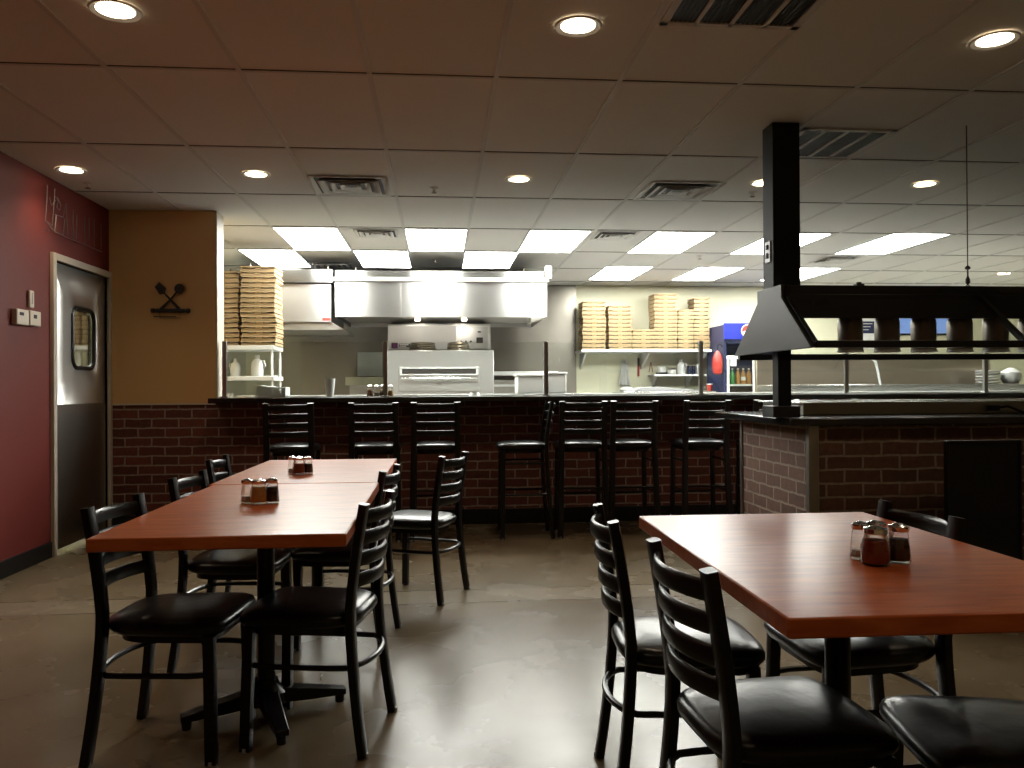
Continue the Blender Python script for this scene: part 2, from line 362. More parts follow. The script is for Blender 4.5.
# red wall fittings
def wallbox(name, label, cat, y0, y1, z0, z1, d, group=None):
    t = thing(name, label, cat, (XL, (y0 + y1) / 2, z0), group=group)
    par(MB().box(XL, XL + d, y0, y1, z0, z1), 'housing', M['offwhite'], t, .006); return t
t = wallbox('thermostat', 'white wall thermostat with a small dark display, left of its pair on the red wall', 'thermostat', 5.375, 5.53, 1.585, 1.685, .035)
par(MB().box(XL + .034, XL + .037, 5.41, 5.46, 1.645, 1.665), 'display', M['dark'], t)
t = wallbox('thermostat', 'white rounded wall thermostat next to the steel door, right of its pair', 'thermostat', 5.555, 5.70, 1.59, 1.69, .03)
par(MB().box(XL + .029, XL + .032, 5.60, 5.64, 1.64, 1.665), 'display', M['dark'], t)
t = wallbox('sensor', 'narrow white upright wall sensor above the two thermostats', 'sensor', 5.575, 5.635, 1.71, 1.825, .018)
par(MB().box(XL + .017, XL + .02, 5.60, 5.61, 1.735, 1.81), 'slot', M['greyp'], t)
t = thing('storeroom_light', 'ceiling light of the storeroom behind the steel door', 'ceiling light', (-4.2, 7.8, CEIL))
par(MB().box(-4.5, -3.9, 7.3, 8.3, CEIL - .03, CEIL - .001), 'diffuser', emit('storeroom_panel', (1, .97, .88), 26), t)
t = thing('storage_shelf', 'white storeroom shelf glimpsed through the window of the steel door', 'shelf', (-3.8, 9.2, 0))
par(MB().box(-4.4, -3.3, 9.0, 9.5, 1.60, 1.64), 'shelf_board', M['white'], t)
for xx in (-4.38, -3.84, -3.32): par(MB().box(xx - .015, xx + .015, 9.02, 9.05, 0, 1.60), 'upright', M['white'], t)
# wire decoration high on the red wall: tall letter-like outlines of bent wire
t = thing('wire_wall_art', 'bent grey wire art of tall narrow shapes high on the red wall', 'wall decoration', (XL + .02, 6.2, 2.4))
def wy(px):  # spread along the wall, px measured 0..1 left to right
    return 5.78 + px * .98
shapes = [[(.03, .31), (.025, .20), (.0, .02), (.10, .0), (.13, .20), (.14, .31)], [(.06, .22), (.09, .16), (.12, .19), (.15, .22)], [(.15, .25), (.19, .22), (.17, .17), (.21, .15), (.23, .20), (.18, .25)],
          [(.14, .10), (.27, .11), (.31, .24)], [(.16, .10), (.13, -.04), (.27, -.04), (.29, .10)], [(.31, .24), (.34, -.02)], [(.43, .21), (.42, -.04)], [(.49, .18), (.48, -.03)],
          [(.63, .20), (.62, -.05)], [(.71, .21), (.70, .0)], [(.80, .22), (.80, -.04)], [(.93, .20), (.93, -.03)], [(0, .02), (.14, -.045), (.42, -.05), (.95, -.05)]]
for sh in shapes:
    par(MB().tube([(XL + .022, wy(a), 2.31 + b * .86) for a, b in sh], .003, 6), 'wire', M['wire'], t)
for a in (.05, .5, .9): par(MB().tube([(XL, wy(a), 2.267), (XL + .022, wy(a), 2.267)], .004, 6), 'standoff', M['wire'], t)
# spoon, spatula and rolling pin on the tan wall
t = thing('utensil_wall_hook', 'dark iron wall hook of crossed spoon and spatula over a rolling pin', 'wall decoration', (-2.23, WY - .02, 1.78))
yy = WY - .02
def hk(x, z): return (-2.205 + (x + 2.222) * .78, 1.815 + (z - 1.825) * .82)      # the hook's own proportions
par(MB().lathe([(.007, -.158), (.019, -.154), (.019, -.128), (.010, -.12), (.017, -.112), (.017, .112), (.010, .12), (.019, .128), (.019, .154), (.007, .158)], (-2.205, yy, 1.815), 14, axis='x'), 'rolling_pin', M['iron'], t)
p0, p1, p2 = hk(-2.32, 1.84), hk(-2.14, 2.03), hk(-2.125, 2.045)
a = MB().tube([(p0[0], yy, p0[1]), ((p0[0] + p2[0]) / 2, yy - .006, (p0[1] + p2[1]) / 2 - .01), (p1[0], yy - .01, p1[1])], [.014, .010, .005], 8); a.lathe([(.006, -.006), (.038, -.004), (.042, 0), (.038, .005), (.006, .007)], (p2[0], yy - .012, p2[1]), 16, axis='y')
par(a, 'spoon', M['iron'], t)
p0, p1 = hk(-2.13, 1.84), hk(-2.30, 2.02)
a = MB().tube([(p0[0], yy, p0[1]), (p1[0], yy - .014, p1[1])], [.014, .005], 8)
a.prism([hk(-2.375, 2.06), hk(-2.33, 2.11), hk(-2.26, 2.05), hk(-2.275, 1.99), hk(-2.325, 1.985)], yy - .02, yy - .012, 'y')
par(a, 'spatula', M['iron'], t)
a = MB().tube([(-2.29, yy, 1.82), (-2.29, yy, 1.755), (-2.13, yy, 1.755), (-2.13, yy, 1.82)], .003, 6); a.tube([(-2.335, yy - .01, 1.765), (-2.155, yy - .01, 1.765)], .005, 6)
a.tube([(-2.20, yy, 1.825), (-2.20, WY, 1.825)], .006, 6)
par(a, 'hook_rail', M['iron'], t)
# ------------------------------------------------------------------ bar counter and its glass screen
tag(MB().box(-1.848, XR - .02, 6.65, 7.35, 1.05, 1.092).build('bar_counter', M['stone'], None, .006), 'long glossy black bar counter on the low brick wall', 'counter')
tag(MB().box(-1.80, XR - .02, 7.36, 7.56, 1.03, 1.104).build('bright_line_ledge', M['white'], None, .004), 'white ledge added to draw the bright line along the bar counter', 'ledge')  # added strip stands in for the bright reflected line on the counter
scr = thing('glass_screen', 'clear glass screen on slim dark and silver posts along the bar counter', 'screen', (1.5, 6.95, 1.092))
posts = [-1.79, -.457, .925, 2.305, 3.645, 4.97, 6.3, 7.6]
for i, px in enumerate(posts):
    par(MB().box(px - .018, px + .018, 6.935, 6.965, 1.092, 1.565).box(px - .03, px + .03, 6.92, 6.98, 1.092, 1.104), 'post', M['steelv'] if i not in (1, 2) else M['steeld'], scr, .002)
for i in range(len(posts) - 1):
    par(MB().box(posts[i] + .02, posts[i + 1] - .02, 6.947, 6.953, 1.10, 1.56), 'glass_pane', M['glass'], scr)
# ------------------------------------------------------------------ ceiling fittings
def downlight(x, y, label):
    t = thing('downlight', label, 'ceiling light', (x, y, CEIL), group='recessed downlights')
    MB().lathe([(.070, .0), (.098, -.004), (.092, -.010), (.072, -.004), (.070, .0)], n=28, cap=False).build('trim_ring', M['white'], t)
    MB().lathe([(.0005, -.0035), (.071, -.0035), (.071, .001), (.0005, .001)], n=28).build('lamp_disc', M['disc_e'], t)
    ld = bpy.data.lights.new('downlight_beam', 'SPOT'); ld.energy = SPOT_W; ld.color = (1, .77, .52); ld.spot_size = math.radians(125); ld.spot_blend = .8; ld.shadow_soft_size = .06
    lo = bpy.data.objects.new('downlight_beam', ld); COL.objects.link(lo); lo.parent = t; lo.location = (0, 0, -.02)
downlight(-1.25, 3.265, 'large round downlight at the top left, nearest over the left tables')
downlight(.575, 3.26, 'large round downlight at top centre, left of the dark return grille')
downlight(2.384, 3.255, 'large round downlight at the top right corner')
downlight(-2.46, 5.67, 'small round downlight close to the red wall above the wire art')
downlight(-1.25, 5.69, 'small round downlight left of the leftmost square air diffuser')
downlight(.573, 5.70, 'small round downlight between the two square air diffusers')
downlight(2.362, 5.69, 'small round downlight half hidden by the black column')
downlight(3.574, 5.64, 'small round downlight right of the black column')
downlight(7.5, 10.1, 'tiny distant downlight above the far right of the buffet canopy')
# the fixture rows continue outside the picture; row behind viewer added for lighting
for x, y, lab in ((-2.46, 3.26, 'round downlight left of the picture beside the red wall'), (-1.25, .85, 'added unseen downlight behind the viewer, left of centre'), (.575, .85, 'added unseen downlight behind the viewer at centre'),
                  (2.38, .85, 'added unseen downlight behind the viewer, right of centre'), (4.4, 3.26, 'round downlight right of the picture over the near floor'), (5.4, 5.69, 'round downlight over the buffet right of the picture'),
                  (7.4, 4.6, 'round downlight far to the right beyond the buffet')):
    downlight(x, y, lab)
def troffer(x0, y0, label):
    t = thing('ceiling_panel_light', label, 'ceiling light', (x0 + .3, y0 + .61, CEIL), group='kitchen ceiling panel lights')
    w_, l_ = .57, 1.18
    m = MB()
    for a in ((-.3, .3, -.61, -l_ / 2), (-.3, .3, l_ / 2, .61), (-.3, -w_ / 2, -l_ / 2, l_ / 2), (w_ / 2, .3, -l_ / 2, l_ / 2)): m.box(*a, -.008, .002)
    m.build('frame', M['white'], t); MB().box(-w_ / 2, w_ / 2, -l_ / 2, l_ / 2, -.006, .002).build('diffuser', M['panel_e'], t)
for x0, y0, lab in [(-1.52, 7.51, 'bright ceiling panel, leftmost of the front kitchen row'), (-.32, 7.51, 'bright ceiling panel above the left half of the steel hood'),
                    (.85, 7.51, 'bright ceiling panel, third from left in the front kitchen row'), (2.06, 7.51, 'bright ceiling panel, fourth from left in the front kitchen row'),
                    (3.22, 7.51, 'bright ceiling panel behind the black column, front kitchen row'), (4.40, 7.45, 'bright ceiling panel right of the black column, front kitchen row'),
                    (-2.12, 8.73, 'bright ceiling panel above the left pizza box stacks'), (-.92, 8.73, 'bright ceiling panel above the left end of the steel hood'),
                    (.28, 8.73, 'bright ceiling panel above the right end of the steel hood'),
                    (2.04, 9.70, 'bright ceiling panel above the left of the wall shelf boxes'), (3.20, 9.70, 'bright ceiling panel above the drinks cooler'),
                    (4.45, 9.70, 'bright rear ceiling panel just right of the black column')]:
    troffer(x0, y0, lab)
def diffuser(x0, y0, s, label):
    t = thing('air_diffuser', label, 'air vent', (x0 + s / 2, y0 + s / 2, CEIL), group='square ceiling air diffusers')
    for i, (a, z) in enumerate([(.48, -.004), (.37, -.016), (.25, -.012), (.13, -.008)]):
        h = a * s; g = h - (.035 if i == 0 else .045) * s / .6 * (1.2 if i == 0 else 1)
        m = MB()
        vs = [(sx * h, sy * h, z - (0 if i == 0 else .004)) for sx, sy in ((-1, -1), (1, -1), (1, 1), (-1, 1))] + [(sx * g, sy * g, z + (.002 if i == 0 else .016)) for sx, sy in ((-1, -1), (1, -1), (1, 1), (-1, 1))]
        m.add(vs, [(k, (k + 1) % 4, 4 + (k + 1) % 4, 4 + k) for k in range(4)])
        o = m.build('louver', M['tbar'], t); sd = o.modifiers.new('thick', 'SOLIDIFY'); sd.thickness = .003
    MB().box(-s * .42, s * .42, -s * .42, s * .42, -.001, .002).build('duct_opening', M['dark'], t)
diffuser(-.925, 5.68, .58, 'square louvred air diffuser over the left tables')
diffuser(1.52, 5.67, .58, 'square louvred air diffuser left of the black column')
diffuser(-.80, 7.57, .43, 'small air diffuser between the two leftmost kitchen ceiling panels')
diffuser(1.50, 7.53, .43, 'small air diffuser between the third and fourth kitchen ceiling panels')
diffuser(-1.55, 9.56, .55, 'air diffuser just above the gap between the small and large hoods')
diffuser(4.40, 8.85, .45, 'air diffuser right of the black column over the kitchen')
def grille(x0, y0, lx, ly, label):
    t = thing('return_air_grille', label, 'air vent', (x0 + lx / 2, y0 + ly / 2, CEIL), group='dark return air grilles')
    a, b = lx / 2, ly / 2; m = MB()
    for q in ((-a, a, -b, -b + .03), (-a, a, b - .03, b), (-a, -a + .03, -b, b), (a - .03, a, -b, b)): m.box(*q, -.008, .002)
    for k in (1, 2, 3): xx = -a + lx * k / 4; m.box(xx - .009, xx + .009, -b, b, -.008, .0)
    m.build('frame', M['tbar'], t)
    m = MB(); k = -a + .035
    while k < a - .035: m.box(k, k + .006, -b + .03, b - .03, -.004, .0); k += .02
    m.build('slats', M['dark'], t); MB().box(-a + .02, a - .02, -b + .02, b - .02, -.001, .002).build('duct_opening', M['dark'], t)
grille(.905, 2.64, .58, .58, 'dark return air grille at the top edge of the picture')
grille(2.10, 4.46, .56, .56, 'dark return air grille right of the black column')
for x, y, lab in [(-2.5, 6.02, 'tiny ceiling sprinkler near the red wall corner'), (-.03, 6.0, 'tiny ceiling sprinkler right of the left air diffuser'), (2.39, 5.96, 'tiny ceiling sprinkler beside the black column'), (-.04, 9.3, 'tiny ceiling sprinkler above the steel hood'), (2.95, 8.9, 'tiny ceiling sprinkler between the right kitchen panels')]:
    t = thing('sprinkler', lab, 'sprinkler', (x, y, CEIL))
    MB().lathe([(.03, 0), (.03, -.004), (.01, -.01), (.008, -.03)], n=12).build('escutcheon', M['tbar'], t)
    MB().lathe([(.004, -.03), (.02, -.036), (.02, -.039), (.004, -.042)], n=12).build('deflector', M['wire'], t)

# ------------------------------------------------------------------ ladder-back chairs and stools
def pathz(zs, x0, top):      # rear post x as a function of height
    return zs
def ladder(root, sz, top, leg_ft):
    """sz seat top height; top overall height"""
    sec = [(-.011, -.022), (.011, -.022), (.0145, -.014), (.0145, .014), (.011, .022), (-.011, .022), (-.0145, .014), (-.0145, -.014)]
    def px(z):
        if z < sz: return -.168 - .045 * ((sz - z) / sz) ** 1.6
        return -.168 - .047 * ((z - sz) / (top - sz)) ** 1.3
    for s in (-1, 1):
        pts = []
        for i in range(13):
            z = .004 + (top - .004) * i / 12
            yy = .165 if z >= sz else .165 + .02 * ((sz - z) / sz)
            pts.append((px(z), s * yy, z))
        rings = MB().tube(pts, .0, sec=sec, up=(0, 1, 0))
        p = rings.build('back_post', M['blackm'], root, 0, 50)
        MB().lathe([(.012, 0), (.017, .002), (.017, .016), (.012, .018)], (px(0), s * .185, -.001), 10).build('foot_glide', M['greyp'], p)
        f = MB().tube([(.175, s * .175, .004), (.165, s * .165, sz - .06)], 0, sec=[(-.016, -.016), (.016, -.016), (.019, 0), (.016, .016), (-.016, .016), (-.019, 0)], up=(0, 1, 0)).build('leg', M['blackm'], root, 0, 50)
        MB().lathe([(.012, 0), (.017, .002), (.017, .016), (.012, .018)], (.175, s * .175, -.001), 10).build('foot_glide', M['greyp'], f)
    n = 4; zt = top - (.022 if top < 1 else .010)
    for k in range(n):
        zc = zt - .022 - k * .068; pts = []
        for i in range(11):
            u = -1 + 2 * i / 10; pts.append((px(zc) - .045 * (1 - u * u) + .004, u * .16, zc))
        h = .0225
        MB().tube(pts, 0, sec=[(-.004, -h), (.004, -h), (.008, -h + .007), (.008, h - .010), (.0045, h - .002), (0, h), (-.0045, h - .002), (-.008, h - .010), (-.008, -h + .007)]).build('slat', M['blackm'], root, 0, 50)
    # seat: rounded pad, wider in front
    def outline(g, k=1):
        out = []
        for i in range(40):
            a = 2 * PI * i / 40; c, s_ = math.cos(a), math.sin(a); e = .30 if c > 0 else .60
            xx = math.copysign(abs(c) ** e, c) * (.195 + g) * k; yv = math.copysign(abs(s_) ** (.5), s_) * (.186 + g + .016 * c) * k
            out.append((xx + .012, yv))
        return out
    prof = [(-.02, -.052, 1), (-.004, -.048, 1), (.006, -.034, 1), (.007, -.022, 1), (.002, -.010, 1), (-.012, -.002, 1), (-.02, .003, .9), (-.02, .008, .7), (-.02, .0105, .45), (-.02, .0115, .2), (-.02, .0117, .04)]
    vs = []
    for g, z, k in prof: vs += [(a, b, sz - .008 + z) for a, b in outline(g, k)]
    fs = [(i * 40 + j, i * 40 + (j + 1) % 40, (i + 1) * 40 + (j + 1) % 40, (i + 1) * 40 + j) for i in range(len(prof) - 1) for j in range(40)]
    fs += [tuple(range(40))[::-1], tuple(range((len(prof) - 1) * 40, len(prof) * 40))]
    MB().add(vs, fs).build('seat', M['leather'], root, 0, 60)
    o = outline(-.03)
    MB().prism(o, sz - .085, sz - .058).build('seat_frame', M['blackm'], root)
    return px
def hoop(root, px, z, name='stretcher'):
    pts = [(.168, -.165, z)] + [(.168 - t, -.178, z) for t in (.06, .16, .26)]
    for i in range(1, 12):
        a = -PI / 2 - PI * i / 12; pts.append((-.13 + .085 * math.cos(a), .18 * math.sin(a), z))
    pts += [(.168 - t, .178, z) for t in (.26, .16, .06)] + [(.168, .165, z)]
    MB().tube(pts, .0095, 8).build(name, M['blackm'], root)
def make_chair():
    r = thing('dining_chair', '', 'chair'); px = ladder(r, .455, .795, 0); hoop(r, px, .275); return r
def make_stool():
    r = thing('bar_stool', '', 'bar stool'); px = ladder(r, .742, 1.055, 0)
    for z, nm in ((.36, 'footrest'), (.60, 'side_rail')):
        for s in (-1, 1):
            MB().tube([(.168, s * .17, z - .02), (px(z), s * .172, z - .02)], .009, 8).build('side_rail', M['blackm'], r)
    MB().tube([(.17, -.172, .30), (.17, .172, .30)], .011, 8).build('footrest', M['blackm'], r)
    MB().tube([(px(.36), -.17, .38), (px(.36), .17, .38)], .009, 8).build('back_rail', M['blackm'], r)
    return r
chair = make_chair(); cu = [False]
L = 'black ladder-back dining chair, '
for x, y, d, lab in [(-.862, 2.765, -6, L + 'left side of front left table, nearest the red wall'), (-.875, 3.60, -5, L + 'second along the left side of the left tables'),
                     (-.985, 4.50, 0, L + 'farthest on the left side, by the rear left table'), (-.418, 2.795, 169, L + 'nearest on the aisle side of front left table'),
                     (-.44, 3.80, 172, L + 'second on the aisle side of the left tables'), (-.115, 4.585, 156, L + 'turned askew in the aisle beside rear left table'),
                     (.695, 2.31, -4, L + 'far seat on the left side of the right table'), (.735, 1.745, 4, L + 'close foreground, near left side of right table'),
                     (1.175, 1.585, 170, L + 'seat cut off at the bottom right corner'), (1.205, 2.27, 183, L + 'on the far right side of the right table')]:
    place(chair, cu, (x, y, 0), math.radians(d), lab.replace('  ', ' '), 'dining chairs')
stool = make_stool(); su = [False]
S = 'tall black ladder-back bar stool '
for x, y, d, lab in [(-1.125, 6.36, 90, S + 'facing the bar, leftmost of the row'), (-.495, 6.36, 90, S + 'facing the bar, second from the left'), (-.028, 6.36, 90, S + 'facing the bar, third from left behind rear table'),
                     (.655, 6.33, 179, S + 'turned sideways, seat in profile at mid bar'), (1.115, 6.36, 88, S + 'facing the bar, just right of the sideways stool'), (1.51, 6.36, 90, S + 'facing the bar, second right of the sideways stool'),
                     (2.09, 6.36, 90, S + 'facing the bar, left of the brick buffet'), (2.65, 6.36, 90, S + 'facing the bar, directly behind the black column'), (3.13, 6.36, 90, S + 'facing the bar behind the buffet counter, farthest right')]:
    place(stool, su, (x, y, 0), math.radians(d), lab, 'bar stools')
# ------------------------------------------------------------------ tables
def table(cx, cy, wx, ly, rz, label, arm_rz):
    t = thing('dining_table', label, 'table', (cx, cy, 0), rz, 'cherry wood tables')
    o = MB().box(-wx / 2, wx / 2, -ly / 2, ly / 2, .712, .75).build('tabletop', M['wood'], t, .004)
    MB().lathe([(.031, .06), (.031, .70)], n=20).build('column', M['blackm'], t)
    m = MB()
    m.box(-.025, .025, -ly * .36, ly * .36, .695, .712).box(-wx * .36, wx * .36, -.025, .025, .695, .712)
    m.build('top_plate', M['blackm'], t)
    base = MB().lathe([(.075, .05), (.07, .085), (.045, .11), (.04, .13)], n=20).build('base_hub', M['blackm'], t)
    for k in range(4):
        a = arm_rz + PI / 2 * k - rz; c, s = math.cos(a), math.sin(a)
        pr = []
        for d, z0, z1, hw in ((.03, .045, .10, .034), (.15, .035, .078, .028), (.285, .028, .05, .022)):
            for z in (z0, z1):
                for q in (-1, 1): pr.append((c * d - s * hw * q, s * d + c * hw * q, z))
        fs = [(0, 1, 3, 2), (8, 10, 11, 9)]
        for i in (0, 4): fs += [(i, i + 4, i + 5, i + 1), (i + 2, i + 3, i + 7, i + 6), (i, i + 2, i + 6, i + 4), (i + 1, i + 5, i + 7, i + 3)]
        l = MB().add(pr, fs).build('base_arm', M['blackm'], t, .004)
        MB().lathe([(.016, 0), (.018, .03)], (c * .265, s * .265, 0), 12).build('foot', M['black'], l)
    return t
table(-.620, 2.952, .71, 1.255, 0, 'long cherry wood table in front at left, holding three shakers', math.radians(22))
table(-.622, 4.19, .735, 1.195, math.radians(-.5), 'cherry wood table pushed against the far end of another at left', math.radians(30))
table(.993, 1.947, .742, 1.152, math.radians(-1.0), 'cherry wood table at the right foreground with shakers', math.radians(20))
# shakers
def shaker(x, y, z, w_, h, content, fill, label, square=False):
    t = thing('shaker', label, 'shaker', (x, y, z), random.uniform(-.3, .3), 'condiment shakers')
    n = 8 if square else 18; k = w_ / 2; hb = h * .80
    prof = [(k * .92, .0), (k, .006), (k * (.88 if square else 1.02), hb * .6), (k * .78, hb * .92), (k * .74, hb)]
    MB().lathe(prof, n=n).build('jar', M['jarglass'], t)
    MB().lathe([(k * .84, .005), (k * .9, .012), (k * .86, hb * fill * .6), (k * .74, hb * fill)], n=n).build('contents', content, t)
    l = MB().lathe([(k * .80, hb), (k * .84, hb + .002), (k * .82, hb + .012), (k * .6, h - .004), (k * .25, h)], n=18).build('lid', M['chrome'], t)
    m = MB()
    for i in range(6):
        a = PI / 3 * i; m.lathe([(.0025, 0), (.0025, .001)], (k * .45 * math.cos(a), k * .45 * math.sin(a), h - .0030), 6)
    m.build('lid_holes', M['dark'], l)
TZ = .7515
shaker(-.692, 2.985, TZ, .048, .088, M['salt'], .35, 'clear glass shaker nearly empty, left of three on front left table', True)
shaker(-.646, 2.965, TZ, .062, .088, M['cheese'], .85, 'round glass shaker of tan cheese, middle of three on front left table')
shaker(-.602, 2.98, TZ, .05, .09, M['spice'], .8, 'glass shaker of dark spice, right of three on front left table', True)
shaker(-.712, 4.0, TZ, .05, .085, M['salt'], .35, 'clear glass shaker, left of three on the rear left table', True)
shaker(-.675, 3.97, TZ, .062, .085, M['pepper'], .75, 'glass shaker of red flakes, middle of three on rear left table')
shaker(-.636, 3.99, TZ, .05, .085, M['spice'], .7, 'glass shaker of dark spice, right of three on rear left table', True)
shaker(.992, 1.83, TZ, .05, .088, M['salt'], .3, 'nearly empty glass shaker, far left of four on right table', True)
shaker(.994, 1.768, TZ, .064, .088, M['pepper'], .8, 'round glass shaker of red pepper flakes, front of four on right table')
shaker(1.036, 1.84, TZ, .055, .088, M['cheese'], .5, 'glass shaker at the back middle of four on right table')
shaker(1.060, 1.785, TZ, .055, .09, M['spice'], .75, 'glass shaker of dark pepper, right of four on right table', True)
BZ = 1.094
for i, (x, c, f, w0) in enumerate([(-.60, 'pepper', .7, 'far left'), (-.545, 'salt', .4, 'second from left'), (-.49, 'spice', .6, 'third from left'), (-.425, 'cheese', .6, 'far right')]):
    shaker(x, 7.1 + .03 * (i % 2), BZ, .055, .10, M[c], f, 'small glass shaker on the bar counter, %s of four' % w0)

# ------------------------------------------------------------------ buffet
bf = thing('brick_buffet', 'brick buffet island with glossy black top right of the bar stools', 'buffet counter', (4, 4.9, 0))
par(MB().box(2.06, 7.0, 4.33, 5.35, 0, .94), 'brick_base', M['brick2'], bf)
par(MB().box(2.045, 2.105, 4.318, 4.36, 0, .939), 'corner_trim', M['steeld'], bf, .003)
par(MB().box(2.048, 2.075, 5.335, 5.365, 0, .939), 'corner_trim', M['steeld'], bf, .003)
par(MB().prism([(1.925, 4.28), (7.1, 4.28), (7.1, 5.62), (1.965, 5.62)], .94, .982), 'countertop', M['stone'], bf, .006)
par(MB().box(2.06, 7, 4.315, 4.33, 0, .10), 'base_trim', M['black'], bf)
fw = thing('food_well', 'low stainless steel food well frame on the buffet top', 'food well', (4, 5, .982))
par(MB().box(2.23, 7, 4.78, 4.80, .984, 1.055).box(2.23, 7, 5.38, 5.40, .984, 1.055).box(2.23, 2.25, 4.8, 5.38, .984, 1.055), 'frame', M['steeld'], fw, .002)
par(MB().box(2.2, 7, 4.76, 4.83, 1.055, 1.063).box(2.2, 7, 5.35, 5.42, 1.055, 1.063).box(2.2, 2.29, 4.83, 5.35, 1.055, 1.063), 'rim', M['steel'], fw, .002)
par(MB().box(2.25, 7, 4.8, 5.38, .984, .99), 'well_floor', M['steeld'], fw)
tag(MB().tube([(3.45, 4.74, 1.02), (3.52, 4.72, 1.03), (3.60, 4.68, .99), (3.75, 4.66, .988), (3.86, 4.66, .988)], .008, 8).box(3.42, 3.47, 4.72, 4.76, 1.0, 1.035).build('tongs', M['black']), 'black cord lying on the buffet top', 'utensil')  # a black cord: bent tube with a small end block, not tongs
# canopy
cn = thing('buffet_canopy', 'black canopy over the buffet with flared end panel and two rails', 'sneeze guard', (3.5, 4.35, 1.5))
# end panel (slab) in the y-z plane
endp = [(3.85, 1.352), (4.90, 1.352), (4.53, 1.64), (4.53, 1.712), (4.20, 1.712), (4.20, 1.64)]
par(MB().prism(endp, 1.84, 1.862, 'x'), 'end_panel', M['blackw'], cn, .003)
par(MB().tube([(1.872, 4.20, 1.70), (1.872, 4.20, 1.64), (1.872, 3.86, 1.365)], 0, sec=[(-.012, -.012), (.012, -.012), (.012, .012), (-.012, .012)], up=(1, 0, 0)), 'end_panel_edge', M['blackm'], cn)
par(MB().box(1.865, 7.05, 4.20, 4.53, 1.66, 1.708).box(1.865, 7.05, 4.20, 4.225, 1.53, 1.66).box(1.865, 7.05, 4.505, 4.53, 1.56, 1.66), 'top_beam', M['black'], cn, .003)
par(MB().box(1.865, 7.05, 3.85, 3.885, 1.352, 1.388), 'front_rail', M['black'], cn, .003)
par(MB().box(1.865, 7.05, 4.87, 4.905, 1.325, 1.362), 'rear_rail', M['black'], cn, .003)
for xx in (2.98, 5.1):
    par(MB().tube([(xx, 4.22, 1.66), (xx, 3.87, 1.385)], 0, sec=[(-.013, -.013), (.013, -.013), (.013, .013), (-.013, .013)], up=(1, 0, 0)), 'brace', M['black'], cn)
par(MB().add([(1.86, 3.868, 1.388), (2.96, 3.868, 1.388), (2.96, 4.205, 1.655), (1.86, 4.205, 1.655)], [(0, 1, 2, 3)]), 'guard_glass', M['thinglass'], cn)
for lx in (2.36,):
    par(MB().box(lx - .022, lx + .022, 4.33, 4.37, 1.708, 1.735).lathe([(.014, .735 - .0), (.014, .745)], (lx, 4.35, 1.0), 12), 'cap_nut', M['iron'], cn)
par(MB().tube([(3.34, 3.87, 1.37), (3.52, 3.87, 1.20), (3.54, 3.95, 1.1), (3.56, 4.32, .985)], .018, 10), 'front_support', M['black'], cn)
ORD = ['first', 'second', 'third', 'fourth', 'fifth', 'sixth', 'seventh', 'eighth', 'ninth', 'tenth', 'eleventh', 'twelfth', 'thirteenth', 'fourteenth', 'fifteenth', 'sixteenth', 'seventeenth', 'eighteenth']
for i in range(6):
    x = 2.315 + .218 * i
    t = thing('heat_lamp', 'round bronze heat lamp under the buffet canopy, %s from the left' % ORD[i], 'heat lamp', (x, 4.365, 1.35), group='heat lamps under the canopy')
    MB().lathe([(.060, 0), (.066, .01), (.067, .165), (.062, .19), (.045, .21), (.03, .225)], n=24).build('shade', M['can'], t)
    MB().lathe([(.0675, .001), (.070, .001), (.071, .013), (.0675, .013)], n=24, cap=False).build('rim', M['canlite'], t)
    MB().lathe([(.018, .2), (.018, .31)], n=10).build('stem', M['black'], t)
col = thing('black_column', 'square black column from the buffet top to the ceiling', 'column', (1.95, 4.45, .982))
par(MB().box(1.872, 2.03, 4.372, 4.515, 1.712, CEIL), 'upper_casing', M['blackc'], col, .003)
par(MB().box(1.905, 1.982, 4.395, 4.475, 1.0, 1.712), 'lower_post', M['blackc'], col, .003)
par(MB().box(1.862, 2.02, 4.365, 4.52, .984, 1.05), 'base_box', M['blackw'], col, .003)
t = thing('light_switch', 'small metal switch plate on the left face of the black column', 'switch', (1.87, 4.44, 1.92))
par(MB().box(1.866, 1.872, 4.405, 4.475, 1.865, 1.985), 'plate', M['greyp'], t, .002)
par(MB().box(1.860, 1.866, 4.43, 4.45, 1.89, 1.92).box(1.860, 1.866, 4.43, 4.45, 1.94, 1.965), 'rocker', M['dark'], t)
t = thing('hanging_cable', 'thin steel cable from the ceiling to the buffet canopy', 'cable', (3.01, 4.35, 1.708))
par(MB().tube([(3.01, 4.35, 1.79), (3.01, 4.35, CEIL)], .003, 6), 'cable', M['iron'], t)
par(MB().lathe([(.004, 0), (.012, .01), (.012, .03), (.004, .05), (.004, .085), (.014, .09), (.014, .10), (.003, .11)], (3.01, 4.35, 1.735), 10).tube([(3.01 + .012 * math.cos(a * PI / 4), 4.35, 1.722 + .012 * math.sin(a * PI / 4)) for a in range(8)], .003, 6, closed=True, up=(0, 1, 0)), 'turnbuckle', M['iron'], t)
# black upright board in front of the buffet
t = thing('display_board', 'black upright board standing against the brick buffet at right', 'board', (2.86, 4.05, 0))
par(MB().box(2.66, 3.06, 4.015, 4.035, .07, .862), 'panel', M['black'], t)
fb = MB()
for q in ((2.652, 2.664, .05, .87), (3.056, 3.068, .05, .87), (2.664, 3.056, .856, .87), (2.664, 3.056, .05, .064)): fb.box(q[0], q[1], 4.008, 4.042, q[2], q[3])
par(fb, 'frame', M['blackm'], t, .002)
for xx in (2.72, 3.0): par(MB().box(xx - .02, xx + .02, 3.93, 4.14, 0, .05), 'foot', M['blackm'], t, .003)

# ------------------------------------------------------------------ kitchen
tag(MB().box(-2.25, 1.985, 11.575, 11.598, .0, CEIL).build('steel_wall_panel', M['steelp']), 'tall stainless steel sheet on the kitchen back wall behind the ovens', 'wall panel')
